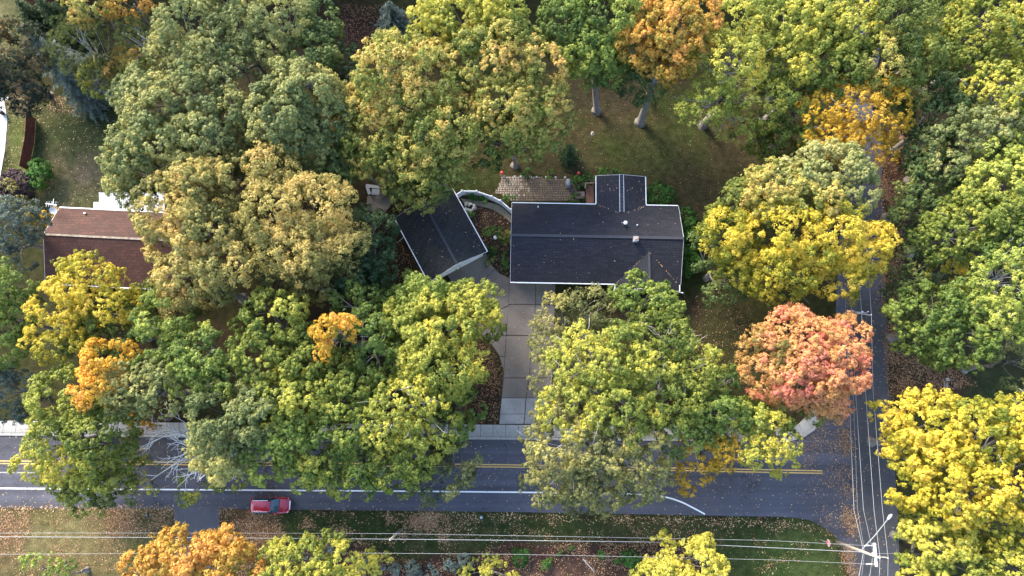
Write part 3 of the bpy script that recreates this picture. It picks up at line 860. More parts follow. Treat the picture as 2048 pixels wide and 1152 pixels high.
T('golden thin-leaved tree with grey branches showing', 'gold', 'airy', [(1690, 222, 80, 64, 14), (1752, 232, 54, 52, 13), (1638, 238, 48, 50, 13), (1722, 295, 50, 44, 11), (1712, 182, 56, 42, 14), (1664, 285, 46, 40, 12)], shift=.08, twigs=30, dens=1.15)
# --- right wood
T('yellow-green tree in the top right corner', 'yelgreen', 'fluffy', [(1960, 55, 76, 60, 17), (2030, 90, 50, 70, 17), (1920, 110, 56, 46, 15)], shift=-.05, twigs=10)
T('olive-green tree at the top edge left of the top right corner', 'yelgreen', 'fluffy', [(1890, 35, 46, 48, 15), (1880, 110, 38, 46, 13)], shift=-.16)
T('yellow-green tree on the right edge below the corner tree', 'yelgreen', 'fluffy', [(2000, 190, 62, 50, 17), (2050, 160, 40, 60, 16)], shift=-.02, twigs=8)
T('shadowed dark green tree across the road from the golden tree', 'green', 'fluffy', [(1870, 235, 56, 48, 13), (1850, 300, 46, 46, 11), (1900, 170, 40, 38, 13)], shift=-.04)
T('grey-green tree left of the bright lime tree, right wood', 'sage', 'fluffy', [(1930, 280, 70, 50, 16), (1990, 260, 50, 46, 16), (1900, 330, 56, 42, 14)], shift=-.08)
T('bright lime-green tree on the right edge of the photograph', 'lime', 'maple', [(2005, 370, 62, 58, 17), (2045, 320, 34, 50, 16), (1985, 320, 42, 34, 16)], shift=.04)
T('dark green tree beside the leaf-covered verge of the side road', 'green', 'fluffy', [(1850, 385, 56, 52, 12), (1820, 440, 40, 46, 9), (1880, 340, 42, 34, 13)], shift=-.05)
T('yellowish-green spreading tree in the middle of the right wood', 'yelgreen', 'maple', [(1945, 440, 70, 50, 16), (1900, 470, 60, 44, 15), (2010, 445, 50, 40, 16)], shift=-.12, twigs=8)
T('small yellow tree with bare twigs deep in the right wood', 'yellow', 'airy', [(1890, 545, 46, 34, 11), (1925, 565, 30, 26, 9)], shift=-.12, twigs=14)
T('deep green low tree by the side road above the overhead crossarm', 'green', 'fluffy', [(1830, 535, 46, 40, 10), (1815, 600, 36, 46, 9)], shift=.0)
T('large green tree at the right verge with its skirt near the leaf litter', 'lime', 'maple', [(1860, 630, 66, 50, 14), (1900, 680, 62, 46, 14), (1835, 690, 42, 38, 10), (1930, 620, 44, 40, 14)], shift=-.18)
T('light green tree with a dead limb on the right edge', 'lime', 'maple', [(2005, 560, 56, 62, 17), (2040, 500, 40, 50, 17), (1975, 640, 46, 50, 15), (2035, 630, 36, 46, 16)], shift=-.02, twigs=14)
T('pale green drooping branch end at the right edge above the dark lawn', 'sage', 'maple', [(2040, 725, 26, 46, 12)], shift=.12)
# --- east of the house
T('pale silvery-green maple above the bright yellow one', 'pale', 'fluffy', [(1650, 350, 78, 50, 15), (1702, 375, 48, 46, 14), (1590, 362, 56, 46, 15)], shift=-.06)
T('tan-green maple at the left of the silvery one', 'yeltan', 'maple', [(1545, 385, 66, 50, 15), (1480, 405, 44, 40, 12), (1610, 405, 56, 40, 15)], shift=.0)
T('bright yellow maple spreading east of the house', 'yellow', 'maple', [(1560, 470, 86, 62, 15), (1650, 480, 76, 66, 15), (1450, 470, 56, 46, 13), (1730, 500, 46, 50, 13), (1560, 545, 70, 46, 13), (1670, 560, 60, 40, 12), (1480, 535, 46, 40, 11)], shift=-.10, twigs=6, patch=.42)
T('dark green low tree under the yellow maple near the lawn', 'green', 'maple', [(1455, 570, 40, 30, 7), (1400, 500, 28, 28, 6)], shift=.0)
T('salmon-pink and orange maple beside the side road', 'salmon', 'maple', [(1590, 690, 82, 62, 14), (1660, 720, 66, 66, 14), (1540, 720, 56, 60, 13), (1610, 770, 66, 42, 12), (1700, 690, 40, 40, 12), (1600, 735, 70, 56, 14), (1640, 790, 50, 30, 11)], shift=.07, patch=.34, dens=1.2)
T('small green tree peeking out below the salmon maple', 'lime', 'maple', [(1555, 815, 40, 22, 8), (1640, 818, 30, 20, 7)], shift=-.1)
# --- bottom right
T('big bright yellow tree filling the bottom right', 'yellow', 'maple', [(1960, 880, 82, 70, 17), (2010, 960, 66, 76, 17), (1925, 970, 66, 66, 16), (2040, 860, 46, 60, 16), (1985, 1050, 60, 46, 14)], shift=.02, twigs=8, patch=.45)
T('yellow-green tree reaching over the side road, bottom right', 'yellow', 'maple', [(1850, 850, 66, 56, 14), (1808, 900, 36, 42, 11), (1870, 930, 56, 46, 14), (1830, 960, 40, 40, 11), (1800, 820, 36, 36, 11)], shift=-.12, patch=.4)
T('green-yellow tree at the bottom edge beside the corner pole', 'yelgreen', 'maple', [(1868, 1085, 62, 52, 12), (1910, 1120, 60, 46, 12), (1830, 1135, 36, 30, 9), (1850, 1035, 36, 30, 9)], shift=.02)
T('yellow-olive tree in the bottom right corner', 'yelgreen', 'maple', [(2010, 1130, 62, 40, 13)], shift=.10)
# --- left edge
T('blue-grey rounded pine left of the red roof', 'greyblue', 'fluffy', [(32, 450, 50, 52, 11), (20, 505, 46, 42, 9)], shift=.04, name='pine_tree', group='evergreens of the neighbourhood')
T('brownish thin shrub at the left edge above the blue-grey pine', 'olive', 'wispy', [(15, 395, 30, 26, 4)], shift=-.05, cat='shrub', name='shrub')
T('small gold-leaved tree at the left end of the red roof', 'gold', 'airy', [(82, 430, 22, 22, 4)], shift=-.28)
shrub('purple-leaved shrub at the foot of the timber fence', 'purple', 36, 372, 36, 2.8, 32, shift=.06)
shrub('glossy green bush between the timber fence and the left lawn', 'bush', 82, 350, 20, 2.4, 34)
T('dark green and yellow tree at the left edge below the red roof', 'lime', 'maple', [(10, 580, 56, 46, 13), (30, 640, 46, 50, 12), (0, 690, 50, 46, 12)], shift=-.2, patch=.35)
T('grey-green pine at the left edge above the pavement', 'greyblue', 'fluffy', [(28, 790, 42, 46, 9), (0, 770, 38, 38, 9)], shift=-.06, name='pine_tree', group='evergreens of the neighbourhood')
# --- around the red roof
T('bright yellow maple in front of the red-brown roof', 'yellow', 'maple', [(190, 575, 72, 50, 14), (130, 615, 52, 56, 13), (220, 615, 56, 50, 13), (125, 680, 46, 40, 12)], shift=.0, patch=.25)
T('olive-green tree tucked under the yellow maple by the red roof', 'yelgreen', 'fluffy', [(235, 660, 56, 46, 11), (190, 690, 46, 40, 10), (290, 605, 30, 34, 9)], shift=-.18)
T('small vivid orange maple at the left above the road', 'blaze', 'maple', [(214, 720, 34, 30, 14), (202, 762, 34, 36, 14)], shift=.0)
T('great tan maple right of the red roof', 'tan', 'maple', [(340, 420, 66, 62, 16), (410, 385, 66, 50, 17), (420, 470, 76, 66, 17), (350, 490, 50, 50, 14), (480, 360, 62, 40, 16)], shift=.06)
T('light tan maple below the great tan one', 'tan', 'maple', [(395, 555, 66, 56, 15), (450, 535, 46, 46, 16), (370, 600, 40, 36, 12)], shift=.16)
T('tan maple with pinkish patches west of the garage', 'tan', 'maple', [(560, 430, 72, 62, 17), (640, 420, 62, 62, 16), (600, 500, 76, 56, 16), (680, 490, 40, 54, 14), (545, 345, 46, 40, 16)], shift=.10, patch=.32)
T('olive-tan low maple above the trees with the small orange one', 'tan', 'maple', [(640, 555, 56, 40, 13), (580, 560, 42, 36, 13)], shift=-.08)
T('dark bluish-green tree between the tan maple and the garage', 'dark', 'fluffy', [(742, 468, 42, 50, 11), (758, 515, 34, 44, 10), (705, 550, 46, 40, 11)], shift=.18)
T('dark green tree between the grey-green oak and tan maple', 'green', 'fluffy', [(660, 375, 50, 34, 12), (480, 315, 40, 30, 12)], shift=-.03)
# --- south-west wood
T('mid-green maple below the light tan maple', 'lime', 'fluffy', [(340, 640, 56, 50, 14), (310, 700, 56, 50, 13), (375, 700, 40, 40, 13)], shift=-.22)
T('bright green maple at the left of the middle wood', 'lime', 'maple', [(425, 700, 46, 50, 15), (400, 750, 46, 42, 14), (455, 755, 36, 40, 14)], shift=.02)
T('sage maple below the small vivid orange one', 'sage', 'fluffy', [(270, 770, 56, 56, 13), (330, 775, 50, 46, 14), (240, 820, 34, 34, 11)], shift=.0)
T('small orange sapling over the pavement left of the bare white branches', 'blaze', 'airy', [(300, 835, 26, 18, 6)], shift=-.16)
T('yellow-green tree leaning over the road at the far left', 'yelgreen', 'maple', [(140, 800, 62, 60, 13), (115, 880, 50, 56, 12), (165, 945, 56, 46, 9), (90, 920, 30, 40, 9)], shift=.04, patch=.25)
T('green tree leaning over the road beside the bare white branches', 'yelgreen', 'maple', [(206, 868, 58, 60, 13), (228, 922, 40, 46, 10), (200, 975, 56, 30, 8)], shift=-.14, patch=.25)
T('thin yellow branch ends trailing over the white edge line', 'yelgreen', 'wispy', [(285, 960, 30, 40, 6), (225, 990, 30, 18, 5)], shift=.08, name='hanging_sapling')
T('large grey-green maple right of the bare white branches', 'sage', 'maple', [(452, 830, 58, 58, 15), (428, 885, 36, 46, 12), (470, 890, 56, 50, 13), (520, 830, 46, 56, 15)], shift=.02)
T('yellow-tipped sapling under the bare white branches', 'yelgreen', 'wispy', [(400, 965, 28, 26, 5), (455, 950, 30, 22, 6), (385, 985, 20, 18, 4)], shift=.14, name='hanging_sapling')
T('green maple over the road right of the grey-green one', 'lime', 'fluffy', [(540, 900, 50, 56, 13), (600, 920, 40, 40, 11), (575, 855, 50, 46, 14)], shift=-.14)
T('small bright orange maple in the middle of the south-west wood', 'blaze', 'maple', [(668, 650, 36, 28, 17), (662, 680, 30, 20, 16)], shift=-.02)
T('yellow-green maple left of the small bright orange one', 'yelgreen', 'maple', [(560, 650, 66, 60, 15), (530, 720, 56, 56, 15), (600, 720, 46, 46, 14)], shift=-.12)
T('olive-green maple below the small bright orange one', 'yelgreen', 'maple', [(640, 760, 62, 50, 14), (590, 800, 66, 46, 15), (690, 800, 56, 40, 14)], shift=-.08)
T('green maple right of the small bright orange one', 'lime', 'fluffy', [(740, 680, 50, 50, 14), (760, 730, 46, 46, 13), (710, 610, 46, 38, 12)], shift=-.16, twigs=6)
T('light green maple in front of the garage', 'lime', 'maple', [(850, 606, 60, 38, 12), (958, 596, 38, 30, 8), (800, 575, 32, 30, 8)], shift=-.04)
T('yellow-green maple beside the curved driveway', 'yelgreen', 'maple', [(875, 655, 70, 56, 14), (940, 625, 50, 46, 12), (958, 645, 38, 36, 9), (820, 650, 50, 46, 13)], shift=-.02)
T('yellow maple hanging over the dark bed by the driveway', 'yelgreen', 'maple', [(880, 740, 76, 56, 14), (930, 720, 40, 36, 12), (850, 700, 42, 40, 14)], shift=.16)
T('dark-green low tree beside the bed at the driveway mouth', 'lime', 'maple', [(922, 805, 40, 42, 9), (890, 850, 42, 34, 9)], shift=-.14)
T('yellow-tan maple with twigs above the pavement', 'yelgreen', 'airy', [(820, 810, 66, 50, 15), (770, 850, 56, 46, 14), (850, 860, 60, 40, 13)], shift=.12, twigs=14)
T('green maple above the road left of the driveway', 'lime', 'fluffy', [(720, 770, 36, 36, 13), (680, 860, 62, 46, 14), (740, 920, 60, 46, 11), (720, 960, 42, 22, 8)], shift=-.12)
T('yellow-green maple reaching the white edge line', 'yelgreen', 'maple', [(640, 900, 56, 50, 12), (690, 930, 42, 42, 10), (800, 930, 62, 46, 11), (830, 890, 50, 46, 12)], shift=-.02, patch=.3)
T('thin dark olive tree over the double yellow line', 'olive', 'wispy', [(910, 915, 50, 46, 9), (880, 950, 50, 34, 8), (850, 985, 26, 18, 6)], shift=-.14)
# --- street trees in front of the house
T('thin olive honey locust beside the driveway', 'olive', 'airy', [(1130, 634, 50, 44, 11), (1100, 690, 34, 42, 10), (1118, 750, 52, 50, 13), (1185, 626, 42, 38, 11)], shift=.0, dens=1.25, name='locust_tree')
T('green maple in front of the front gable', 'lime', 'maple', [(1285, 605, 56, 40, 11), (1330, 640, 40, 36, 9), (1250, 630, 40, 36, 11)], shift=-.04)
T('large yellow-green locust in the front garden', 'yelgreen', 'airy', [(1172, 730, 72, 62, 16), (1240, 715, 62, 60, 16), (1152, 810, 68, 56, 15), (1230, 800, 66, 60, 16), (1300, 750, 50, 50, 15)], shift=.06, dens=1.25, twigs=30, name='locust_tree')
T('green locust on the east side of the front garden', 'yelgreen', 'airy', [(1320, 690, 52, 50, 14), (1390, 740, 60, 46, 13), (1330, 800, 66, 50, 15)], shift=-.08, dens=1.25, twigs=10, name='locust_tree')
T('bright green maple at the lawn edge near the salmon maple', 'lime', 'maple', [(1430, 770, 42, 36, 10), (1420, 830, 60, 42, 12), (1370, 860, 46, 42, 12)], shift=-.02, twigs=8)
T('olive locust whose crown hangs across the road', 'olive', 'airy', [(1130, 880, 66, 56, 14), (1200, 890, 66, 60, 14), (1280, 900, 50, 50, 13), (1120, 950, 60, 40, 11), (1200, 970, 66, 42, 11), (1270, 950, 50, 36, 11)], shift=.08, dens=1.15, twigs=20, name='locust_tree')
T('thin trailing locust branches reaching the south verge', 'olive', 'wispy', [(1090, 975, 42, 34, 7), (1160, 995, 42, 26, 6), (1215, 1000, 30, 24, 6), (1070, 860, 30, 30, 8)], shift=.04, name='hanging_sapling')
T('gold-tinged maple over the road left of the stripe end', 'gold', 'airy', [(1400, 900, 48, 38, 10), (1450, 885, 50, 40, 10), (1390, 945, 28, 26, 7)], shift=-.2, dens=1.2)
T('yellow birch at the street corner with pale branches', 'yelgreen', 'airy', [(1540, 870, 50, 42, 11), (1500, 890, 40, 32, 10), (1565, 910, 30, 26, 8)], shift=.22, twigs=24, name='birch_tree')
T('green understorey tree between the corner birch and locust', 'lime', 'maple', [(1480, 850, 42, 36, 10), (1530, 835, 36, 28, 9)], shift=-.04)
# --- bottom edge
T('orange and yellow maple at the bottom edge beside the asphalt drive', 'orange', 'maple', [(370, 1110, 60, 42, 12), (300, 1130, 46, 34, 11), (440, 1120, 50, 40, 12), (480, 1140, 36, 28, 11)], shift=-.05, patch=.5)
T('yellow-green maple at the bottom edge below the red car', 'yelgreen', 'maple', [(600, 1110, 52, 38, 11), (560, 1130, 46, 34, 11), (655, 1120, 46, 36, 11), (690, 1145, 34, 22, 9)], shift=.14)
T('pale yellow maple at the bottom edge over the planting bed', 'yelgreen', 'maple', [(1400, 1120, 42, 34, 10), (1340, 1138, 46, 24, 9), (1325, 1105, 20, 20, 8), (1310, 1150, 30, 14, 8)], shift=.28)
T('small green sapling at the bottom left edge', 'lime', 'maple', [(85, 1140, 22, 18, 5)], shift=-.02)
T('green shrubby sapling next to the bottom left sapling', 'lime', 'maple', [(145, 1150, 22, 12, 4)], shift=.06)
T('low yellow-leaved shrub between blue spruces at the bottom', 'yelgreen', 'maple', [(760, 1142, 26, 20, 3.5)], shift=.02, cat='shrub', name='shrub')
T('wide golden shrub along the bottom edge right of the spruces', 'yelgreen', 'maple', [(965, 1146, 28, 12, 3), (1005, 1148, 26, 10, 3)], shift=.18, cat='shrub', name='shrub')
for (x, y, r, lb) in ((723, 1122, 13, 'round blue spruce left of the low yellow shrub'), (791, 1137, 13, 'round blue spruce right of the low yellow shrub'),
                      (825, 1140, 16, 'largest round blue spruce of the bottom row'), (862, 1143, 14, 'round blue spruce just right of the largest one'),
                      (899, 1130, 13, 'round blue spruce fourth along, nearer the verge'), (930, 1122, 14, 'round blue spruce closest to the mulch curve')):
    shrub(lb, 'greyblue', x, y, r * .72, 1.6, group='small blue spruces in the planting bed', name='dwarf_spruce', shift=.34)
for (x, y, r, lb) in ((1040, 1113, 15, 'green bush in the mulch, left of the fallen stick'), (1261, 1116, 14, 'green bush in the mulch, right of the fallen stick')):
    shrub(lb, 'bush', x, y, r, 1.2, group='green bushes in the planting bed', shift=-.12)
for (x, y, r, lb) in ((1117, 1100, 5, 'tiny green plant, upper of the pair left of the stick'), (1135, 1098, 5, 'tiny green plant, right of the upper pair'), (1094, 1116, 6, 'tiny green plant midway between bush and stick'),
                      (1203, 1106, 5, 'tiny green plant just above and right of the stick'), (1229, 1119, 5, 'tiny green plant left of the right-hand green bush'), (1086, 1128, 5, 'tiny green plant nearest the left bush, lower one'), (977, 1112, 8, 'small leafy plant in the mulch right of the spruces')):
    shrub(lb, 'bush', x, y, r, .5, group='small plants in the planting bed', shift=-.05, name='small_plant')
# --- garden shrubs round the house
shrub('bright green bush at the north-east corner of the rear wing', 'bush', 1320, 388, 28, 1.9, 23)
shrub('row of leafy green foundation bushes on the east wall, upper', 'bush', 1376, 440, 16, 1.8, 24, shift=-.14)
shrub('dark green foundation bush on the east wall, middle', 'bush', 1380, 485, 19, 1.8, 26, shift=-.18)
shrub('wide green foundation bush on the east wall, lower', 'bush', 1378, 525, 20, 1.9, 24, shift=-.12)
shrub('low green plants along the back of the rear wing', 'bush', 1216, 346, 20, 1.0, 6)
shrub('leafy green shrub between grill and deck', 'bush', 1160, 368, 10, 1.3, 11, shift=-.15)
shrub('dark shrub between the deck and the rear wing corner', 'bush', 1178, 357, 12, 1.2, 7, shift=-.18)
shrub('dark green ground plant against the rear wall by the steps', 'bush', 1155, 399, 16, .7, 6, shift=-.22)
shrub('small round shrub at the left of the patio edge', 'bush', 1055, 349, 7, .9, shift=.0)
shrub('small round shrub at the middle of the patio edge', 'bush', 1102, 351, 7, .9, shift=.1)
conifer('loose dark fir tree on the left of the back lawn', 'dark', 1138, 305, 26, 4.5, shift=.12)
shrub('white-flowering plant beside the curved garden path', 'white', 938, 415, 9, .8, 6)
shrub('small green plant just below the white-flowering plant', 'bush', 940, 428, 8, .6, 6, shift=-.08)
shrub('round green shrub left of the white urn', 'bush', 982, 466, 8, 1.1)
shrub('round green shrub right of the white urn', 'bush', 998, 464, 7, 1.0)
shrub('yellow-bronze azalea against the west wall of the house', 'yeltan', 1014, 478, 11, 1.3, 16, shift=-.02)
shrub('dark low shrub at the garage corner', 'bush', 980, 504, 10, .8, 7, shift=-.2)
shrub('green shrub along the house wall near the drive', 'bush', 1015, 520, 8, .9, 14, shift=-.18)
shrub('climbing green plant inside the fence near the garage', 'bush', 933, 389, 8, .9, 6, shift=-.06)
shrub('green plant inside the middle of the white fence', 'bush', 955, 393, 10, .7, 5, shift=-.14)
shrub('green plant inside the fence near the house', 'bush', 975, 400, 9, .7, 5, shift=-.16)
shrub('grassy plant outside the fence at the house corner', 'bush', 1019, 399, 9, .6, 6, shift=-.1)
shrub('pale ornamental grass clump by the driveway corner', 'pale', 985, 524, 8, .5, 6, shift=-.2)
# --- dead tree with bare white limbs over the road
db = P(432, 872, 0)
dead = thing('dead_tree', db, 'dead tree with bare white limbs spreading over the double yellow line', 'tree', 'autumn trees of the neighbourhood')
mb = MB(); mb.tube([db, db + Vector((-.2, 0, 3)), P(424, 884, 6.5)], [.26, .2, .15], 8); mb.build('trunk', M['bark_white'], dead, True)
mb = MB(); hub = P(424, 884, 6.5)
def fan(a, b, r0, depth):
    pts = limb(mb, a, b, r0, max(.022, r0 * .34), 5, .2, 6, .06)
    if depth:
        d = (Vector(b) - Vector(a)); Ld = d.length
        for k in range(4 if depth > 1 else 3):
            t_ = .3 + .65 * rng.random(); i_ = int(t_ * 6)
            s_ = pts[i_]; an = (.35 + .5 * rng.random()) * (1 if k % 2 else -1)
            e = Matrix.Rotation(an, 3, 'Z') @ d.normalized() * Ld * (.20 + .22 * rng.random())
            fan(s_, s_ + e + Vector((0, 0, rng.normal() * .35)), max(.026, r0 * .55), depth - 1)
for (x, y, z, r0) in ((288, 896, 5.5, .085), (292, 912, 4.5, .06), (302, 960, 3.6, .085), (322, 938, 5, .06), (315, 856, 6.5, .07), (322, 848, 7, .05), (355, 974, 3.8, .085), (372, 962, 4.5, .06), (405, 955, 5, .06), (342, 940, 5.2, .05), (486, 962, 5, .03), (335, 826, 8, .045)):
    e = P(x, y, z); fan(hub.lerp(Vector((e.x, e.y, hub.z)), .04), e, r0 * 1.25, 2)
mb.build('branches', M['bark_white'], dead, True)['kind'] = 'stuff'
# --- rest of the wood, unseen beyond top and left edges, added to shade the lawn
wl = []
for k in range(46):
    x = -74 + 3.3 * k + rng.normal() * 1.2
    for row in range(2):
        wl.append(((x + rng.normal(), 64 + 8.5 * row + 3 * rng.random() + (0 if abs(x) < 62 else 2), 6.5 + rng.random()), (3.6 + rng.random(), 3.6 + rng.random(), 6.2 + rng.random())))
for k in range(11):
    wl.append(((-80 - 3 * rng.random(), -4 + k * 6.0, 6), (4, 4, 5.8)))
wst = dict(STY['maple'], sp=2.3, br=1.9, pr=1.0, sr=.6, leaf=.6, npf=6, nsp=4, nl=7)
wB, wO = crown_points(wl, wst)
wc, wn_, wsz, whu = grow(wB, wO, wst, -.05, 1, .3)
leaf_object('unseen_shade_wood', wc, wn_, wsz, whu, leaf_mat('yelgreen'), None, kind='stuff')


# ------------------------------------------------------------------ main house
HA = R(-1.1)
HO = Vector((-0.2, 16.7, 0))
hx, hy = Vector((math.cos(HA), math.sin(HA), 0)), Vector((-math.sin(HA), math.cos(HA), 0))
def H(x, y, z): return HO + hx * x + hy * y + Vector((0, 0, z))
house = thing('house', H(10, 5, 0), 'long single-storey house with black shingle roof, rear wing and front gable', 'house')
EZ, RZ, RY = 2.8, 4.9, 5.3
def wallprism(mb, prof, path0, path1):
    n = len(prof)
    mb.add([path0(*p) for p in prof] + [path1(*p) for p in prof], [tuple(range(n))[::-1], tuple(range(n, 2 * n))] + [(i, (i + 1) % n, n + (i + 1) % n, n + i) for i in range(n)])
mb = MB()
wallprism(mb, [(.45, 0), (9.55, 0), (9.55, 2.72), (5.3, 4.6), (.45, 2.72)], lambda y, z: H(.45, y, z), lambda y, z: H(20.2, y, z))
wallprism(mb, [(13.15, 0), (20.05, 0), (20.05, 2.66), (16.6, 4.0), (13.15, 2.66)], lambda x, z: H(x, -.3, z), lambda x, z: H(x, 2.0, z))
wallprism(mb, [(10.95, 0), (16.15, 0), (16.15, 2.66), (13.55, 3.1), (10.95, 2.66)], lambda x, z: H(x, 13.3, z), lambda x, z: H(x, 8.0, z))
mb.build('wall', M['siding'], house)
t = .14
mb = MB().slab([H(0, 0, EZ), H(20.65, 0, EZ), H(20.65, RY, RZ), H(0, RY, RZ)], t)
mb.build('roof', M['roof_dark'], house)
roof_n = MB().slab([H(0, RY, RZ), H(20.65, RY, RZ), H(20.65, 10, EZ), H(0, 10, EZ)], t).build('roof', M['roof_dark'], house)
pz = lambda y: EZ + (RZ - EZ) * y / RY
bay_roof = MB()
bay_roof.slab([H(12.75, -.75, EZ + .01), H(16.6, -.75, 4.27), H(16.6, 3.75, 4.27), H(12.75, 0, EZ + .02)], t)
bay_roof.slab([H(16.6, -.75, 4.27), H(20.45, -.75, EZ + .01), H(20.45, 0, EZ + .02), H(16.6, 3.75, 4.27)], t)
bay_roof.build('gable_roof', M['roof_wing'], house)
wing_roof = MB()
WZ = 3.36
wing_roof.slab([H(10.5, 10, EZ + .01), H(13.55, 8.75, WZ), H(13.55, 13.75, WZ), H(10.5, 13.75, EZ + .01)], t)
wing_roof.slab([H(13.55, 8.75, WZ), H(16.6, 10, EZ + .01), H(16.6, 13.75, EZ + .01), H(13.55, 13.75, WZ)], t)
wing_roof.build('wing_roof', M['roof_wing'], house)
MB().bar(H(-.02, RY, RZ + .03), H(20.67, RY, RZ + .03), .32, .05).build('ridge_cap', M['roof_cap'], house)
MB().bar(H(16.6, -.77, 4.30), H(16.6, 3.7, 4.30), .26, .04).build('ridge_cap', M['roof_cap'], house)
for sx in (-.26, .26):
    MB().bar(H(13.55 + sx, 13.77, WZ + .03), H(13.55 + sx, 8.9, WZ + .03), .07, .05).build('ridge_flashing', M['flashing'], house)
rv = MB()
for k in range(11):
    rv.box(H(13.55, 9.1 + k * .43, WZ + .045), (.40, .30, .06), HA)
rv.build('ridge_vent', M['roof_cap'], house)
for a_, b_ in ((H(-.02, -.06, EZ - .06), H(12.7, -.06, EZ - .06)), (H(0, 10.06, EZ - .06), H(10.42, 10.06, EZ - .06)), (H(16.66, 10.06, EZ - .06), H(20.6, 10.06, EZ - .06)),
               (H(10.44, 10.12, EZ - .06), H(10.44, 13.75, EZ - .06)), (H(16.66, 10.12, EZ - .06), H(16.66, 13.75, EZ - .06)),
               (H(12.68, -.75, EZ - .06), H(12.68, -.14, EZ - .06)), (H(20.52, -.78, EZ - .06), H(20.52, .5, EZ - .06))):
    g = MB().bar(a_, b_, .11, .12)
    g.build('gutter', M['white_trim'], house)
for (x, za, y, zb) in ((0, EZ, 0, RZ), (20.65, EZ, 0, RZ)):
    f = MB()
    f.bar(H(x + (.02 if x else -.02), 0, EZ - .08), H(x + (.02 if x else -.02), RY, RZ - .08), .035, .16)
    f.bar(H(x + (.02 if x else -.02), RY, RZ - .08), H(x + (.02 if x else -.02), 10, EZ - .08), .035, .16)
    f.build('rake_board', M['siding'], house)
f = MB(); f.bar(H(12.75, -.77, EZ - .08), H(16.6, -.77, 4.18), .035, .18); f.bar(H(16.6, -.77, 4.18), H(20.45, -.77, EZ - .08), .035, .18); f.build('rake_board', M['white_trim'], house)
f = MB(); f.bar(H(10.5, 13.77, EZ - .08), H(13.55, 13.77, WZ - .08), .035, .15); f.bar(H(13.55, 13.77, WZ - .08), H(16.6, 13.77, EZ - .08), .035, .15); f.build('rake_board', M['siding'], house)
MB().bar(H(20.2, -.86, 2.62), H(21.0, -.9, 2.5), .10, .08).build('downspout', M['white_trim'], house)
MB().bar(H(12.62, -.62, .1), H(12.62, -.62, 2.7), .09, .09).build('downspout', M['white_trim'], house)
def window(parent, x, y, z, w, h, face='S', fr=H):
    f = MB()
    dy = -.03 if face == 'S' else .03
    def bx(mbb, cx, cz, ww, hh, dep):
        if face in 'SN': mbb.box(fr(cx, y + dy, cz), (ww, dep, hh), HA)
        else: mbb.box(fr(x + (.03 if face == 'E' else -.03), cx, cz), (dep, ww, hh), HA)
    c0 = x if face in 'SN' else y
    for s in (-1, 1):
        bx(f, c0 + s * w / 2, z, .08, h + .08, .10); bx(f, c0, z + s * h / 2, w - .08, .08, .10)
    fo = f.build('window', M['white_trim'], parent)
    g = MB(); bx(g, c0, z, w - .08, h - .08, .04); g.build('pane', M['glass'], fo)
window(house, 8.0, .45, 1.55, 1.6, 1.1); window(house, 10.6, .45, 1.55, 1.2, 1.1); window(house, 16.6, -.3, 1.5, 2.4, 1.3)
window(house, 3.2, 9.55, 1.6, 1.4, 1.0, 'N'); window(house, 8.4, 9.55, 1.6, 1.4, 1.0, 'N'); window(house, 13.5, 13.3, 1.55, 2.2, 1.1, 'N')
window(house, 20.2, 2.5, 1.6, 1.3, 1.0, 'E'); window(house, 20.2, 7.4, 1.6, 1.3, 1.0, 'E')
gd = MB().box(H(3.0, .42, 1.08), (4.6, .06, 2.15), HA).build('garage_door', M['white_trim'], house)
for k in range(4):
    for j in range(4): MB().box(H(1.3 + j * 1.13, .38, .3 + k * .53), (1.0, .03, .42), HA).build('door_panel', M['white_trim'], gd)
dr = MB().box(H(12.2, .42, 1.05), (.95, .06, 2.05), HA).build('front_door', M['deck_wood'], house)
MB().box(H(11.85, .37, 1.0), (.04, .06, .14), HA).build('handle', M['chrome'], dr)
# roof furniture
def on_roof(px, py):
    z = 3.5
    for _ in range(6):
        p = P(px, py, z); y = (p - HO).dot(hy)
        z = EZ + (RZ - EZ) * (y / RY if y < RY else (10 - y) / (10 - RY))
    return P(px, py, z)
def vent(px, py, r, h, cap=True, mat='metal_white', nm='vent_pipe', br=None):
    p = on_roof(px, py)
    mb = MB(); mb.tube([p - Vector((0, 0, .1)), p + Vector((0, 0, h))], r, 10)
    o = mb.build(nm, M[mat], house, True)
    c = MB(); c.tube([p + Vector((0, 0, .02)), p + Vector((0, 0, .05))], r * 1.9, 10); c.build('flashing', M['roof_cap'], o)
    if cap:
        c = MB(); c.tube([p + Vector((0, 0, h)), p + Vector((0, 0, h + .05)), p + Vector((0, 0, h + .16))], [r * 1.5, r * 1.5, r * .5], 10); c.build('cap', M['white_trim'], o, True)
vent(1076, 415, .07, .35, True)
vent(1249, 449, .17, .75, True, 'galv', 'flue')
fl = on_roof(1249, 449); MB().bar(fl + Vector((-.5, .02, .7)), fl + Vector((0, .02, .7)), .06, .06).build('flue_brace', M['galv'], house)
vent(1274, 451, .09, .3, False)
p = on_roof(1270, 480)
ch = MB().box(p + Vector((0, 0, .2)), (.5, .5, .9), HA).build('chimney', M['white_trim'], house)
MB().box(p + Vector((0, 0, .67)), (.6, .6, .05), HA).build('chimney_cap', M['concrete'], ch)
MB().box(p + Vector((0, 0, .76)), (.26, .26, .14), HA).build('chimney_pot', M['terracotta'], ch)

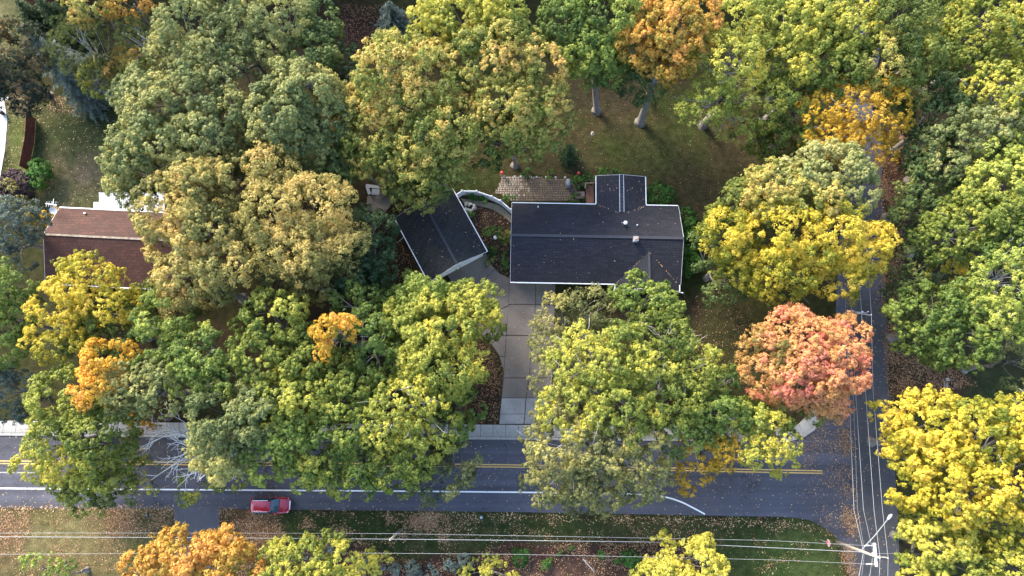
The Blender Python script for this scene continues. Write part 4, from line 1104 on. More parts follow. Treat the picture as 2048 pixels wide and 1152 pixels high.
# ------------------------------------------------------------------ detached garage
GA = math.atan2(28.58 - 20.54, -7.44 + 3.07)
gu = Vector((math.cos(GA), math.sin(GA), 0)); gv = Vector((-gu.y, gu.x, 0))       # u: front gable to back, v: east eave to west eave
GO = Vector((-3.07, 20.54, 0))
def G(u, v, z): return GO + gu * u + gv * v + Vector((0, 0, z))
GL, GW, GE, GR = 9.2, 8.05, 2.6, 4.2
garage = thing('garage', G(4.6, 4, 0), 'detached white garage with dark mossy gable roof, set at an angle to the drive', 'garage')
mb = MB(); wallprism(mb, [(.4, 0), (GW - .4, 0), (GW - .4, 2.5), (GW / 2, 3.95), (.4, 2.5)], lambda v, z: G(.45, v, z), lambda v, z: G(GL - .4, v, z)); mb.build('wall', M['white_vinyl'], garage)
MB().slab([G(0, 0, GE), G(GL, 0, GE), G(GL, GW / 2, GR), G(0, GW / 2, GR)][::-1], .12).build('roof', M['roof_garage'], garage)
MB().slab([G(0, GW / 2, GR), G(GL, GW / 2, GR), G(GL, GW, GE), G(0, GW, GE)][::-1], .12).build('roof', M['roof_garage'], garage)
MB().bar(G(-.02, GW / 2, GR + .03), G(GL + .02, GW / 2, GR + .03), .28, .05).build('ridge_cap', M['roof_cap'], garage)
for v in (-.05, GW + .05): MB().bar(G(-.05, v, GE - .05), G(GL + .05, v, GE - .05), .11, .12).build('gutter', M['white_trim'], garage)
for u in (-.02, GL + .02):
    f = MB(); f.bar(G(u, 0, GE - .09), G(u, GW / 2, GR - .09), .035, .16); f.bar(G(u, GW / 2, GR - .09), G(u, GW, GE - .09), .035, .16); f.build('rake_board', M['siding'], garage)
GZ = GA - math.pi / 2
for v0 in (2.2, 5.85):
    gd = MB().box(G(.41, v0, 1.05), (3.0, .06, 2.1), GZ + math.pi / 2 + math.pi / 2).build('garage_door', M['siding'], garage)
    for k in range(4):
        MB().box(G(.36, v0, .28 + k * .52), (2.9, .03, .44), GZ + math.pi).build('door_panel', M['white_vinyl'], gd)
for v0, w_ in ((.6, .22), (4.02, .42), (7.45, .22)): MB().box(G(.38, v0, 1.1), (w_, .14, 2.2), GZ + math.pi).build('door_jamb', M['white_trim'], garage)
MB().box(G(.37, 4.02, 2.2), (7.0, .16, .16), GZ + math.pi).build('door_header', M['white_trim'], garage)
MB().box(G(.25, 4.02, 1.9), (.25, .2, .3), GZ).build('wall_lamp', M['metal_white'], garage)
MB().bar(G(6.6, GW + .06, 2.45), G(6.3, GW + 1.15, 2.35), .05, .05).build('eave_bracket', M['wood_pole'], garage)

# ------------------------------------------------------------------ neighbour's house with the red roof
def A3(px, py, z): return P(px, py, z)
nh = thing('house', (-49.5, 21.8, 0), "neighbour's house with red-brown shingle roof and satellite dish", 'house')
NA = math.atan2(21.58 - 22.08, -46.5 + 56.3)
NO = Vector((-56.6, 16.5, 0)); n_x = Vector((math.cos(NA), math.sin(NA), 0)); n_y = Vector((-n_x.y, n_x.x, 0))
def NHp(x, y, z): return NO + n_x * x + n_y * y + Vector((0, 0, z))
NL, NWd, NE, NR, NRY = 16.5, 9.6, 2.8, 4.7, 5.65
mb = MB(); wallprism(mb, [(.5, 0), (NWd - .5, 0), (NWd - .5, 2.72), (NRY, 4.45), (.5, 2.72)], lambda y, z: NHp(.4, y, z), lambda y, z: NHp(NL - .4, y, z)); mb.build('wall', M['brick_wall'], nh)
MB().slab([NHp(0, 0, NE), NHp(NL, 0, NE), NHp(NL, NRY, NR), NHp(0, NRY, NR)], .13).build('roof', M['roof_red'], nh)
MB().slab([NHp(0, NRY, NR), NHp(NL, NRY, NR), NHp(NL, NWd, NE), NHp(0, NWd, NE)], .13).build('roof', M['roof_red'], nh)
MB().bar(NHp(-.05, NRY, NR + .03), NHp(NL, NRY, NR + .03), .24, .05).build('ridge_cap', M['roof_cap_red'], nh)
MB().bar(NHp(0, NWd + .06, NE - .05), NHp(NL, NWd + .06, NE - .05), .14, .12).build('gutter', M['white_trim'], nh)
MB().bar(NHp(0, -.06, NE - .05), NHp(NL, -.06, NE - .05), .14, .12).build('gutter', M['siding'], nh)
f = MB(); f.bar(NHp(-.02, 0, NE - .08), NHp(-.02, NRY, NR - .08), .035, .16); f.bar(NHp(-.02, NRY, NR - .08), NHp(-.02, NWd, NE - .08), .035, .16); f.build('rake_board', M['siding'], nh)
vp = NHp(3.6, 8.9, 3.1); o = MB().tube([vp - Vector((0, 0, .2)), vp + Vector((.0, 0, .25))], .09, 8).build('vent_pipe', M['black_plastic'], nh)
MB().tube([vp + Vector((0, 0, .25)), vp + Vector((0, 0, .32))], .13, 8).build('cap', M['white_trim'], o)
window(nh, 0.4, 2.5, 1.6, 1.2, 1.0, 'W', NHp); window(nh, 5, .5, 1.6, 1.5, 1.0, 'S', NHp); window(nh, 4, 9.1, 1.6, 1.5, 1.0, 'N', NHp)
# dish and aerial on the roof corner
dp = NHp(.25, 8.95, 3.05)
dish = thing('satellite_dish', dp, 'white satellite dish on the corner of the red roof', 'satellite dish')
mb = MB(); mb.tube([dp, dp + Vector((-.1, .1, .7))], .03, 6); mb.build('mast', M['galv'], dish)
mb = MB()
q = Vector((.1, -.45, .8)).to_track_quat('Z', 'Y').to_matrix()
cc = dp + Vector((-.15, -.05, .85))
ring = []
for i in range(4):
    for k in range(14):
        a_ = 2 * math.pi * k / 14; rr = .46 * i / 3
        ring.append(cc + q @ Vector((math.cos(a_) * rr, math.sin(a_) * rr, rr * rr * .45)))
mb.add(ring, [(i * 14 + k, i * 14 + (k + 1) % 14, (i + 1) * 14 + (k + 1) % 14, (i + 1) * 14 + k) for i in range(3) for k in range(14)])
mb.build('reflector', M['metal_white'], dish, True)
mb = MB(); mb.bar(cc, cc + q @ Vector((0, -.3, .55)), .04, .04); mb.box(cc + q @ Vector((0, -.3, .58)), (.08, .08, .14)); mb.build('feed_arm', M['galv'], dish)
ap = NHp(.35, 9.4, 2.95)
aer = thing('aerial', ap, 'thin white television aerial beside the satellite dish', 'aerial')
MB().tube([ap, ap + Vector((0, 0, 1.9))], .03, 6).build('mast', M['metal_white'], aer)
mb = MB(); mb.bar(ap + Vector((-.75, .12, 1.8)), ap + Vector((.65, -.1, 1.8)), .09, .06); mb.build('boom', M['metal_white'], aer)
mb = MB()
for k in range(5): mb.bar(ap + Vector((-.6 + k * .28, .38, 1.84)), ap + Vector((-.6 + k * .28, -.3, 1.84)), .025, .02)
mb.bar(ap + Vector((.15, .0, 1.86)), ap + Vector((.2, .7, 1.86)), .05, .03)
mb.build('element', M['metal_white'], aer)
# corrugated patio cover
pc = thing('patio_cover', P(225, 402), 'white corrugated metal patio cover behind the red-roofed house', 'patio cover')
mb = MB()
c0, c1, c2, c3 = P(198, 385, 2.5), P(330, 385, 2.5), P(330, 421, 2.75), P(198, 421, 2.75)
d0, d1 = P(187, 404, 2.6), P(187, 421, 2.75)
def corr(mb, a, b, c, d, n):
    for k in range(n):
        for s, (f0, f1, h0, h1) in enumerate(((0, .5, 0, 0), (.5, .62, 0, .07), (.62, .88, .07, .07), (.88, 1, .07, 0))):
            t0, t1 = (k + f0) / n, (k + f1) / n
            mb.add([a.lerp(b, t0) + Vector((0, 0, h0)), a.lerp(b, t1) + Vector((0, 0, h1)), d.lerp(c, t1) + Vector((0, 0, h1)), d.lerp(c, t0) + Vector((0, 0, h0))], [(3, 2, 1, 0)])
corr(mb, c0, c1, c2, c3, 32); corr(mb, d0, P(198, 404, 2.6), P(198, 421, 2.75), d1, 3)
mb.build('roof_sheet', M['sheet_metal'], pc)
for (x, y) in ((199, 387), (262, 387), (325, 387)):
    q_ = P(x, y, 2.48); MB().bar(Vector((q_.x, q_.y, 0)), q_, .1, .1).build('post', M['white_trim'], pc)
MB().bar(P(198, 386, 2.42), P(330, 386, 2.42), .08, .14).build('beam', M['white_trim'], pc)

# small shed, top left, among the conifers
sp_ = P(84, 2)
shed = thing('garden_shed', sp_, 'garden shed with dark mossy roof between the two dark evergreens, top left', 'shed')
MB().box(sp_ + Vector((0, 1, 1.0)), (3.0, 3.4, 2.0), .35).build('wall', M['fence_wood'], shed)
MS = mat_noise('roof_moss', (.035, .030, .022), (.055, .058, .030), 2, .9, .3)
rs = Matrix.Rotation(.35, 3, 'Z')
S_ = lambda x, y, z: sp_ + Vector((0, 1, 0)) + rs @ Vector((x, y, z))
MB().slab([S_(-1.7, -1.9, 2.0), S_(0, -1.9, 2.8), S_(0, 1.9, 2.8), S_(-1.7, 1.9, 2.0)], .08).build('roof', MS, shed)
MB().slab([S_(0, -1.9, 2.8), S_(1.7, -1.9, 2.0), S_(1.7, 1.9, 2.0), S_(0, 1.9, 2.8)], .08).build('roof', MS, shed)
MB().bar(S_(-1.73, -1.92, 1.98), S_(-1.73, 1.9, 1.98), .08, .1).build('gutter', M['wood_pole'], shed)

# ------------------------------------------------------------------ fences
fence_px = [(909, 391), (924, 381.5), (953, 382), (983, 392.5), (1001, 401), (1021.5, 419)]
fz = 1.55
fp = [P(x, y, fz) for x, y in fence_px]
fence = thing('fence', Vector((fp[2].x, fp[2].y, 0)), 'curved white vinyl fence from the garage to the house corner', 'fence')
for p in fp:
    q_ = Vector((p.x, p.y, 0))
    po = MB().bar(q_, q_ + Vector((0, 0, fz + .05)), .15, .15).build('post', M['white_vinyl'], fence)
    mb = MB(); mb.box(q_ + Vector((0, 0, fz + .08)), (.22, .22, .05)); mb.add([q_ + Vector((-.09, -.09, fz + .1)), q_ + Vector((.09, -.09, fz + .1)), q_ + Vector((.09, .09, fz + .1)), q_ + Vector((-.09, .09, fz + .1)), q_ + Vector((0, 0, fz + .2))], [(0, 1, 4), (1, 2, 4), (2, 3, 4), (3, 0, 4)]); mb.build('cap', M['white_vinyl'], po)
for i in range(5):
    a_, b_ = Vector((fp[i].x, fp[i].y, 0)), Vector((fp[i + 1].x, fp[i + 1].y, 0))
    d = (b_ - a_).normalized(); a_ += d * .09; b_ -= d * .09
    MB().bar(a_ + Vector((0, 0, fz - .08)), b_ + Vector((0, 0, fz - .08)), .12, .12).build('rail', M['white_vinyl'], fence)
    MB().bar(a_ + Vector((0, 0, .18)), b_ + Vector((0, 0, .18)), .10, .12).build('rail', M['white_vinyl'], fence)
    n_ = max(4, int((b_ - a_).length / .17))
    for k in range(n_):
        s0, s1 = a_.lerp(b_, (k + .04) / n_), a_.lerp(b_, (k + .96) / n_)
        MB().bar(s0 + Vector((0, 0, .82)), s1 + Vector((0, 0, .82)), .035 + .006 * (k % 2), 1.14).build('board', M['white_vinyl'], fence)
wf_px = [(70, 238), (69, 262), (67, 288), (62, 314), (57, 340)]
wp = [P(x, y) for x, y in wf_px]
wfence = thing('fence', wp[2], 'reddish-brown timber board fence at the edge of the left lawn', 'fence')
for k, p in enumerate(wp): MB().bar(p, p + Vector((0, 0, 1.85)), .12, .12).build('post', M['fence_wood'], wfence)
for i in range(4):
    a_, b_ = wp[i], wp[i + 1]
    for z in (.35, 1.5): MB().bar(a_ + Vector((-.08, 0, z)), b_ + Vector((-.08, 0, z)), .05, .1).build('rail', M['fence_wood'], wfence)
    n_ = int((b_ - a_).length / .155)
    for k in range(n_):
        s0, s1 = a_.lerp(b_, (k + .03) / n_), a_.lerp(b_, (k + .97) / n_)
        hgt = 1.78 + .03 * rnd.random()
        MB().bar(s0 + Vector((.08, 0, hgt / 2 + .05)), s1 + Vector((.08, 0, hgt / 2 + .05)), .022 + .012 * rnd.random(), hgt).build('board', M['fence_wood'], wfence)

# ------------------------------------------------------------------ patio, deck, grill, garden ornaments
pat_px = [(1005, 353), (1045, 351), (1080, 355), (1136, 358), (1152, 363), (1152, 402), (1024, 402), (1010, 392), (990, 386)]
patio = sheet('patio', pat_px, 0.012, M['paver_joint'])
poly = [P(x, y) for x, y in pat_px]
xs = [p.x for p in poly]; ys = [p.y for p in poly]
mb = MB(); mb2 = MB(); rp_ = random.Random(3)
y = min(ys)
while y < max(ys):
    x = min(xs) + rp_.random() * .2
    hh = rp_.uniform(.26, .34)
    while x < max(xs):
        ww = rp_.uniform(.24, .42)
        cx, cy = x + ww / 2, y + hh / 2
        if inpoly(np.array([cx]), np.array([cy]), poly)[0]:
            a_ = rp_.uniform(-.2, .2)
            pale = 1.0 - (cx - min(xs)) / 4.6 + (cy - min(ys)) / 9 + rp_.uniform(-.25, .25)
            (mb if pale > .45 else mb2).box((cx, cy, .03 + rp_.uniform(-.006, .006)), (ww - rp_.uniform(.05, .12), hh - rp_.uniform(.05, .11), .05), a_ + HA)
        x += ww
    y += hh
ps = mb.build('paving_stones', M['paver'], patio); ps['kind'] = 'stuff'
ps2 = mb2.build('paving_stones', M['paver_brown'], patio); ps2['kind'] = 'stuff'
for k in range(8):
    px_ = 1010 + k * 17 + rnd.uniform(-5, 5)
    e = thing('edging_stone', P(px_, 353 + k * .3), ('first', 'second', 'third', 'fourth', 'fifth', 'sixth', 'seventh', 'last')[k] + ' pale edging stone along the patio lawn side, counted from the west globe', 'stone', 'edging stones along the patio')
    MB().dome(P(px_, 353 + k * .3), rnd.uniform(.12, .2), 7, 3, .6).build('stone', M['concrete'], e, True)
deck = thing('deck', P(1179, 388), 'small brown timber deck with two steps beside the rear wing', 'deck')
a_, b_ = P(1171, 366, .55), P(1188, 406, .55)
n_ = 15
for k in range(n_):
    x0 = a_.x + (b_.x - a_.x) * (k + .04) / n_; x1 = a_.x + (b_.x - a_.x) * (k + .96) / n_
    MB().box(((x0 + x1) / 2, (a_.y + b_.y) / 2, .53 + .004 * (k % 3)), (x1 - x0, abs(a_.y - b_.y), .04)).build('deck_board', M['deck_wood'], deck)
mb = MB(); mb.box(((a_.x + b_.x) / 2, (a_.y + b_.y) / 2, .25), (b_.x - a_.x - .05, abs(a_.y - b_.y) - .05, .5)); mb.build('deck_frame', M['deck_wood'], deck)
for (x, y) in ((1170.5, 366), (1170.5, 376), (1187.5, 365.5)):
    q_ = P(x, y, .55); MB().bar(q_, q_ + Vector((0, 0, .95)), .09, .09).build('post', M['deck_grey'], deck)
MB().bar(P(1170.5, 366, 1.5), P(1187.5, 365.5, 1.5), .12, .04).build('handrail', M['deck_grey'], deck)
MB().bar(P(1170.5, 366.6, 1.5), P(1170.5, 376, 1.5), .12, .04).build('handrail', M['deck_grey'], deck)
for k in range(3):
    x0 = P(1151 + k * 6.2, 390, .15 + .14 * k); x1 = P(1156.6 + k * 6.2, 390, .15 + .14 * k)
    MB().box(((x0.x + x1.x) / 2, x0.y, .13 + .14 * k), (x1.x - x0.x + .05, .95, .05)).build('step', M['deck_grey'], deck)
gp_ = P(1136, 370)
grill = thing('grill', gp_, 'covered grey barbecue grill at the east end of the patio', 'grill')
mb = MB()
for i, (z, w, d_) in enumerate(((.1, .62, 1.0), (.75, .64, 1.05), (.95, .58, 1.0), (1.12, .40, .86), (1.17, .2, .6))):
    for k in range(12):
        an = 2 * math.pi * k / 12
        ce, se = math.cos(an), math.sin(an)
        mb.v.append(tuple(gp_ + Vector((math.copysign(abs(ce) ** .5, ce) * w / 2, math.copysign(abs(se) ** .5, se) * d_ / 2, z))))
mb.f += [(i * 12 + k, i * 12 + (k + 1) % 12, (i + 1) * 12 + (k + 1) % 12, (i + 1) * 12 + k) for i in range(4) for k in range(12)] + [tuple(48 + k for k in range(12))]
mb.build('cover', M['grill_cover'], grill, True)
for sy in (-1, 1): MB().tube([gp_ + Vector((-.06, sy * .42, .09)), gp_ + Vector((.06, sy * .42, .09))], .09, 10).build('wheel', M['rubber'], grill)
for (x, y, r_, lb) in ((1156, 351, .27, 'glossy red globe on a stand beside the deck shrubs'), (1004, 350, .26, 'glossy red globe at the west end of the patio')):
    q_ = P(x, y)
    g = thing('garden_globe', q_, lb, 'garden ornament', 'red garden globes')
    MB().dome(q_ + Vector((0, 0, .75)), r_, 16, 10, 1, True).build('globe', M['red_glaze'], g, True)
    MB().tube([q_, q_ + Vector((0, 0, .1)), q_ + Vector((0, 0, .4)), q_ + Vector((0, 0, .52))], [.2, .12, .09, .16], 10).build('stand', M['concrete'], g, True)
q_ = P(1182, 277)
bf = thing('bird_feeder', q_, 'pale bird feeder on a thin post in the back lawn', 'bird feeder')
MB().tube([q_, q_ + Vector((0, 0, 1.5))], .045, 6).build('post', M['galv'], bf)
mb = MB(); mb.tube([q_ + Vector((0, 0, 1.5)), q_ + Vector((0, 0, 1.54))], .22, 10); mb.build('tray', M['galv'], bf)
mb = MB(); mb.tube([q_ + Vector((0, 0, 1.8)), q_ + Vector((0, 0, 1.98))], [.2, .03], 8); mb.tube([q_ + Vector((0, 0, 1.5)), q_ + Vector((0, 0, 1.82))], .09, 8); mb.build('feeder_roof', M['wood_pole'], bf)
q_ = P(991, 477)
pot = thing('garden_urn', q_, 'small white urn between two round green shrubs by the garage', 'urn')
MB().tube([q_, q_ + Vector((0, 0, .12)), q_ + Vector((0, 0, .3)), q_ + Vector((0, 0, .55))], [.16, .1, .2, .26], 10).build('bowl', M['white_trim'], pot, True)
# concrete pad with a pale frame west of the garage
pad = MB().slab([P(x, y) + Vector((0, 0, .08)) for x, y in ((735, 392), (783, 390), (781, 412), (765, 430), (733, 420))][::-1], .1).build('paved_pad', M['concrete_drive']); pad['kind'] = 'structure'
q_ = P(748, 386)
bench = thing('garden_table', q_, 'pale blue-grey garden table and bench beside the small pad under the trees', 'garden table')
MB().box(q_ + Vector((.35, -.1, .72)), (1.0, .75, .05), -.1).build('table_top', M['metal_grey'], bench)
for sx in (-.4, .4):
    for sy in (-.3, .3): MB().bar(q_ + Vector((.35 + sx, -.1 + sy, 0)), q_ + Vector((.35 + sx, -.1 + sy, .7)), .05, .05).build('leg', M['metal_grey'], bench)
MB().box(q_ + Vector((-.05, .72, .48)), (1.9, .4, .05), -.14).build('bench_seat', M['metal_grey'], bench)
for sx in (-.7, .7): MB().box(q_ + Vector((-.05 + sx, .72, .23)), (.06, .35, .45), -.14).build('bench_leg', M['metal_grey'], bench)
MB().box(q_ + Vector((-.62, .15, .48)), (.4, 1.0, .05), .35).build('bench_seat', M['metal_grey'], bench)
MB().box(q_ + Vector((-.62, .15, .23)), (.06, .6, .45), .35).build('bench_leg', M['metal_grey'], bench)

# ------------------------------------------------------------------ red car parked on the verge
car = thing('parked_car', P(537, 1013), 'red sport utility car parked at the south edge of the road', 'car')
co = Vector((-28.25, -9.55, 0))
car.location = co
def ringpts(x, hw, z0, z1, e=.35, n=16):
    pts = []
    for k in range(n):
        a_ = 2 * math.pi * k / n
        cy, cz = math.cos(a_), math.sin(a_)
        pts.append(co + Vector((x, math.copysign(abs(cy) ** e, cy) * hw, (z0 + z1) / 2 + math.copysign(abs(cz) ** e, cz) * (z1 - z0) / 2)))
    return pts
def loft(secs, e=.35, n=16):
    mb = MB()
    for s in secs: mb.v += [tuple(p) for p in ringpts(*s, e=e, n=n)]
    for i in range(len(secs) - 1):
        for k in range(n): mb.f.append((i * n + k, (i + 1) * n + k, (i + 1) * n + (k + 1) % n, i * n + (k + 1) % n))
    mb.f.append(tuple(range(n))); mb.f.append(tuple((len(secs) - 1) * n + k for k in range(n))[::-1])
    return mb
loft([(-2.28, .72, .42, .86), (-2.22, .84, .32, .98), (-1.9, .92, .26, 1.04), (-1.0, .93, .24, 1.04), (.2, .93, .24, 1.03), (.95, .93, .24, 1.02), (1.6, .91, .25, .98), (2.0, .86, .28, .90), (2.22, .74, .34, .80), (2.31, .55, .42, .70)]).build('body', M['car_paint'], car, True)
loft([(-2.12, .60, .95, 1.30), (-1.95, .65, .95, 1.58), (-1.5, .66, .95, 1.67), (-.4, .66, .95, 1.70), (.15, .65, .95, 1.66), (.32, .64, .95, 1.58)], .30).build('cabin', M['car_paint'], car, True)
def skin(name, pts, mat, off=.012):
    mb = MB(); n = len(pts)
    mb.slab([co + Vector(p) for p in pts], .015)
    return mb.build(name, mat, car)
mb = MB(); mb.add([co + Vector(p) for p in ((.30, -.62, 1.60), (.30, .62, 1.60), (.62, .72, 1.33), (1.02, .82, 1.04), (1.02, -.82, 1.04), (.62, -.72, 1.33), (.64, 0, 1.38), (1.08, 0, 1.06), (.34, 0, 1.635))],
    [(0, 8, 6, 5), (8, 1, 2, 6), (5, 6, 7, 4), (6, 2, 3, 7)]); mb.build('windscreen', M['car_glass'], car)
mb = MB(); mb.add([co + Vector(p) for p in ((-2.0, -.66, 1.56), (-2.0, .66, 1.56), (-2.17, .70, 1.14), (-2.17, -.70, 1.14))], [(3, 2, 1, 0)]); mb.build('rear_window', M['car_glass'], car)
for s in (-1, 1):
    for (x0, x1) in ((-1.85, -1.2), (-1.12, -.32), (-.24, .62)):
        mb = MB()
        xt = min(x1, .28)
        mb.add([co + Vector(p) for p in ((x0, s * .905, 1.02), (x1, s * .905, 1.02), (xt, s * .685, 1.58), (x0 + .05, s * .685, 1.58))], [(0, 1, 2, 3)]); mb.build('side_window', M['car_glass'], car)
    for x0 in (-1.99, -1.16, -.28): MB().bar(co + Vector((x0, s * .90, 1.02)), co + Vector((x0 + .06, s * .68, 1.60)), .09, .03).build('pillar', M['black_plastic'], car)
    MB().bar(co + Vector((-1.8, s * .62, 1.73)), co + Vector((.0, s * .62, 1.745)), .05, .05).build('roof_rail', M['chrome'], car)
    mi = MB().dome(co + Vector((.72, s * 1.0, 1.08)), .12, 8, 6, .8, True).build('wing_mirror', M['car_paint'], car, True)
    hl = MB(); hl.add([co + Vector(p) for p in ((1.93, s * .86, .80), (2.16, s * .76, .77), (2.24, s * .66, .70), (2.02, s * .885, .66), (1.90, s * .72, .895), (2.10, s * .62, .855))], [(0, 1, 5, 4), (0, 3, 2, 1)] if s > 0 else [(4, 5, 1, 0), (1, 2, 3, 0)])
    hl.build('headlight', M['lamp_glass'], car)
    MB().box(co + Vector((-2.25, s * .70, .88)), (.10, .22, .30)).build('tail_light', M['tail_red'], car)
    for x in (-1.38, 1.42):
        w = MB().tube([co + Vector((x, s * .72, .34)), co + Vector((x, s * .945, .34))], .34, 16).build('wheel', M['rubber'], car)
        MB().tube([co + Vector((x, s * .945, .34)), co + Vector((x, s * .955, .34))], .22, 12).build('rim', M['chrome'], w)
MB().box(co + Vector((2.27, 0, .66)), (.14, 1.0, .24)).build('grille', M['chrome'], car)
MB().box(co + Vector((-2.30, 0, .55)), (.07, 1.4, .14)).build('bumper', M['chrome'], car)
MB().bar(co + Vector((1.08, -.80, 1.035)), co + Vector((1.08, .80, 1.035)), .16, .02).build('wiper_cowl', M['black_plastic'], car)

# ------------------------------------------------------------------ poles, wires, street lamp, signs
V0 = Vector((0, 0, 0))
def insul(p, parent, h=.32, r=.07):
    mb = MB(); mb.tube([p, p + Vector((0, 0, h * .4)), p + Vector((0, 0, h * .45)), p + Vector((0, 0, h))], [r * .5, r * .5, r, r * .8], 8)
    return mb.build('insulator', M['porcelain'], parent, True)
b1 = P(1673, 1084); T1 = 9.3
pole = thing('utility_pole', b1, 'wooden utility pole at the road corner carrying a white crossarm', 'utility pole', 'utility poles')
MB().tube([b1, b1 + Vector((0, 0, 5)), b1 + Vector((0, 0, T1))], [.19, .16, .13], 10).build('pole', M['wood_pole'], pole, True)
arm_z = 8.2
ya, yb = P(1742, 1086, arm_z), P(1742, 1133, arm_z)
arm = MB().box(((b1.x + .16 + .1), (ya.y + yb.y) / 2, arm_z), (.24, abs(ya.y - yb.y), .16)).build('crossarm', M['metal_white'], pole)
for (y_, L_) in ((ya.y - .25, .9), (yb.y + .25, .9)):
    mb = MB(); mb.tube([Vector((b1.x + .14, y_, arm_z)), Vector((b1.x - .25, y_, arm_z)), Vector((b1.x - .3, y_, arm_z)), Vector((b1.x - .75, y_, arm_z))], [.02, .02, .06, .05], 7); mb.build('insulator', M['porcelain'], pole)
top = b1 + Vector((0, 0, T1)); tz = top.z
side_arm_end = P(1773, 1115, 8.9)
MB().bar(Vector((b1.x, b1.y, 8.8)), side_arm_end + Vector((0, 0, -.1)), .09, .11).build('side_arm', M['wood_pole'], pole)
insul(side_arm_end, pole); insul(top, pole); insul(Vector((b1.x + .2, b1.y + .2, 7.6)), pole)
MB().box(b1 + Vector((0, 0, 6.3)), (.46, .12, .12)).build('bracket', M['galv'], pole)
lampz = 6.2
la, lb_ = b1 + Vector((0, .1, lampz - .4)), P(1776, 1038, lampz + .4)
lamp = thing('street_lamp', la, 'street lamp on a long arm reaching over the side road from the corner pole', 'street lamp')
MB().tube([la, la.lerp(lb_, .5) + Vector((0, 0, .15)), lb_], .05, 7).build('arm', M['galv'], lamp)
dl = (lb_ - la).normalized()
MB().tube([lb_ - dl * .1, lb_ + dl * .12, lb_ + dl * .5, lb_ + dl * .68], [.07, .16, .15, .05], 8).build('lamp_head', M['metal_white'], lamp, True)
b2 = P(1718, 626, 9.0); b2 = Vector((b2.x, b2.y, 0))
pole2 = thing('utility_pole', b2, 'wooden utility pole beside the side road above the pink maple', 'utility pole', 'utility poles')
MB().tube([b2, b2 + Vector((0, 0, 4.5)), b2 + Vector((0, 0, 9.1))], [.19, .16, .13], 10).build('pole', M['wood_pole'], pole2, True)
e0, e1, e2 = P(1694, 622.5, 8.7), P(1734, 626, 8.7), P(1740, 630.5, 8.9)
MB().bar(e0, e1, .10, .12).build('crossarm', M['galv'], pole2)
MB().bar(b2 + Vector((0, 0, 8.85)), e2, .09, .1).build('side_arm', M['wood_pole'], pole2)
for p_ in (P(1703, 622.5, 8.75), P(1723, 624, 9.1), e2, P(1734, 624, 8.75), e0): insul(p_, pole2)
b3t = P(780, 1080, 7.2); b3 = Vector((b3t.x, b3t.y, 0))
pole3 = thing('utility_pole', b3, 'short grey utility pole in the middle of the grass verge', 'utility pole', 'utility poles')
MB().tube([b3, b3 + Vector((0, 0, 7.2))], [.16, .12], 10).build('pole', M['wood_pole'], pole3, True)
MB().tube([b3 + Vector((.17, .05, 0)), b3 + Vector((.15, .05, 2.6))], .07, 6).build('cable_guard', M['galv'], pole3)
MB().tube([b3 + Vector((-.12, .12, 0)), b3 + Vector((-.10, .10, 4.2))], .05, 6).build('cable_guard', M['metal_grey'], pole3)
MB().box(b3 + Vector((0, 0, 6.6)), (.4, .14, .14)).build('bracket', M['galv'], pole3)
def wire(label, pts, r=.024, sag=.25, name='power_line', n=14):
    out = []
    for i in range(len(pts) - 1):
        a_, b_ = Vector(pts[i]), Vector(pts[i + 1])
        s = sag * ((b_ - a_).length / 35) ** 2
        for k in range(n + (i == len(pts) - 2)):
            t_ = k / n
            out.append(a_.lerp(b_, t_) - Vector((0, 0, 4 * s * t_ * (1 - t_))))
    o = MB().tube(out, r, 5).build(name, M['wire'])
    return tag(o, label, 'power line', 'overhead lines')
q3 = b3 + Vector((0, 0, 6.65))
wire('upper of the two close wires along the grass verge', [P(-300, 1064, 8.2), P(0, 1066, 8.2), P(780, 1067.2, 7.9), P(1540, 1081, 8.2), Vector((b1.x - .75, ya.y - .25, arm_z))], .013, .12)
wire('thick wire along the verge fixed to the short pole and the corner pole', [P(-300, 1072, 6.7), P(0, 1073.6, 6.7), q3, P(1300, 1084, 6.5), b1 + Vector((-.1, 0, 6.3))], .026, .12)
wire('lowest wire along the verge above the planting bed', [P(-300, 1109, 8.3), P(0, 1108.5, 8.3), P(700, 1106, 8), P(1024, 1108.5, 8), P(1540, 1119.5, 8.2), Vector((b1.x - .75, yb.y + .25, arm_z))], .013, .1)
i1, i2, i3 = Vector((b1.x + .2, b1.y + .2, 7.92)), top + Vector((0, 0, .32)), side_arm_end + Vector((0, 0, .32))
wire('side road wire hung from the middle of the corner pole', [P(1693, 470, 9), P(1703, 622.5, 9.05), P(1711, 780, 8.7), P(1727, 1020, 8.2), i1, P(1736, 1175, 8)], .017, 0)
wire('side road wire running over the top of the corner pole', [P(1713, 470, 9.3), P(1723, 624, 9.4), P(1731, 780, 9.2), P(1748, 1020, 9.4), i2, P(1757.5, 1175, 9.6)], .017, 0)
wire('outermost side road wire nearest the yellow tree', [P(1732, 470, 9.1), e2 + Vector((0, 0, .3)), P(1746, 780, 9), P(1765, 1020, 9.1), i3, P(1775, 1175, 9.2)], .017, 0)
wire('thick low wire nearest the leaf-strewn junction', [P(1685, 470, 6.4), P(1692.5, 640, 6.3), P(1698, 780, 6.2), P(1708, 1020, 6.2), b1 + Vector((.0, .08, 6.3)), P(1713.5, 1175, 6.2)], .024, 0)
wire('thin cable just right of the thick low side road wire', [P(1695, 640, 5.8), P(1706.5, 780, 5.7), P(1715, 1020, 5.7), b1 + Vector((.3, .0, 5.9)), P(1720.5, 1175, 5.7)], .013, 0)
wire('thin service wire from the corner pole east into the trees', [b1 + Vector((0, 0, 7.2)), P(1800, 1107, 6.8), P(1900, 1110, 6.5)], .015, .3)
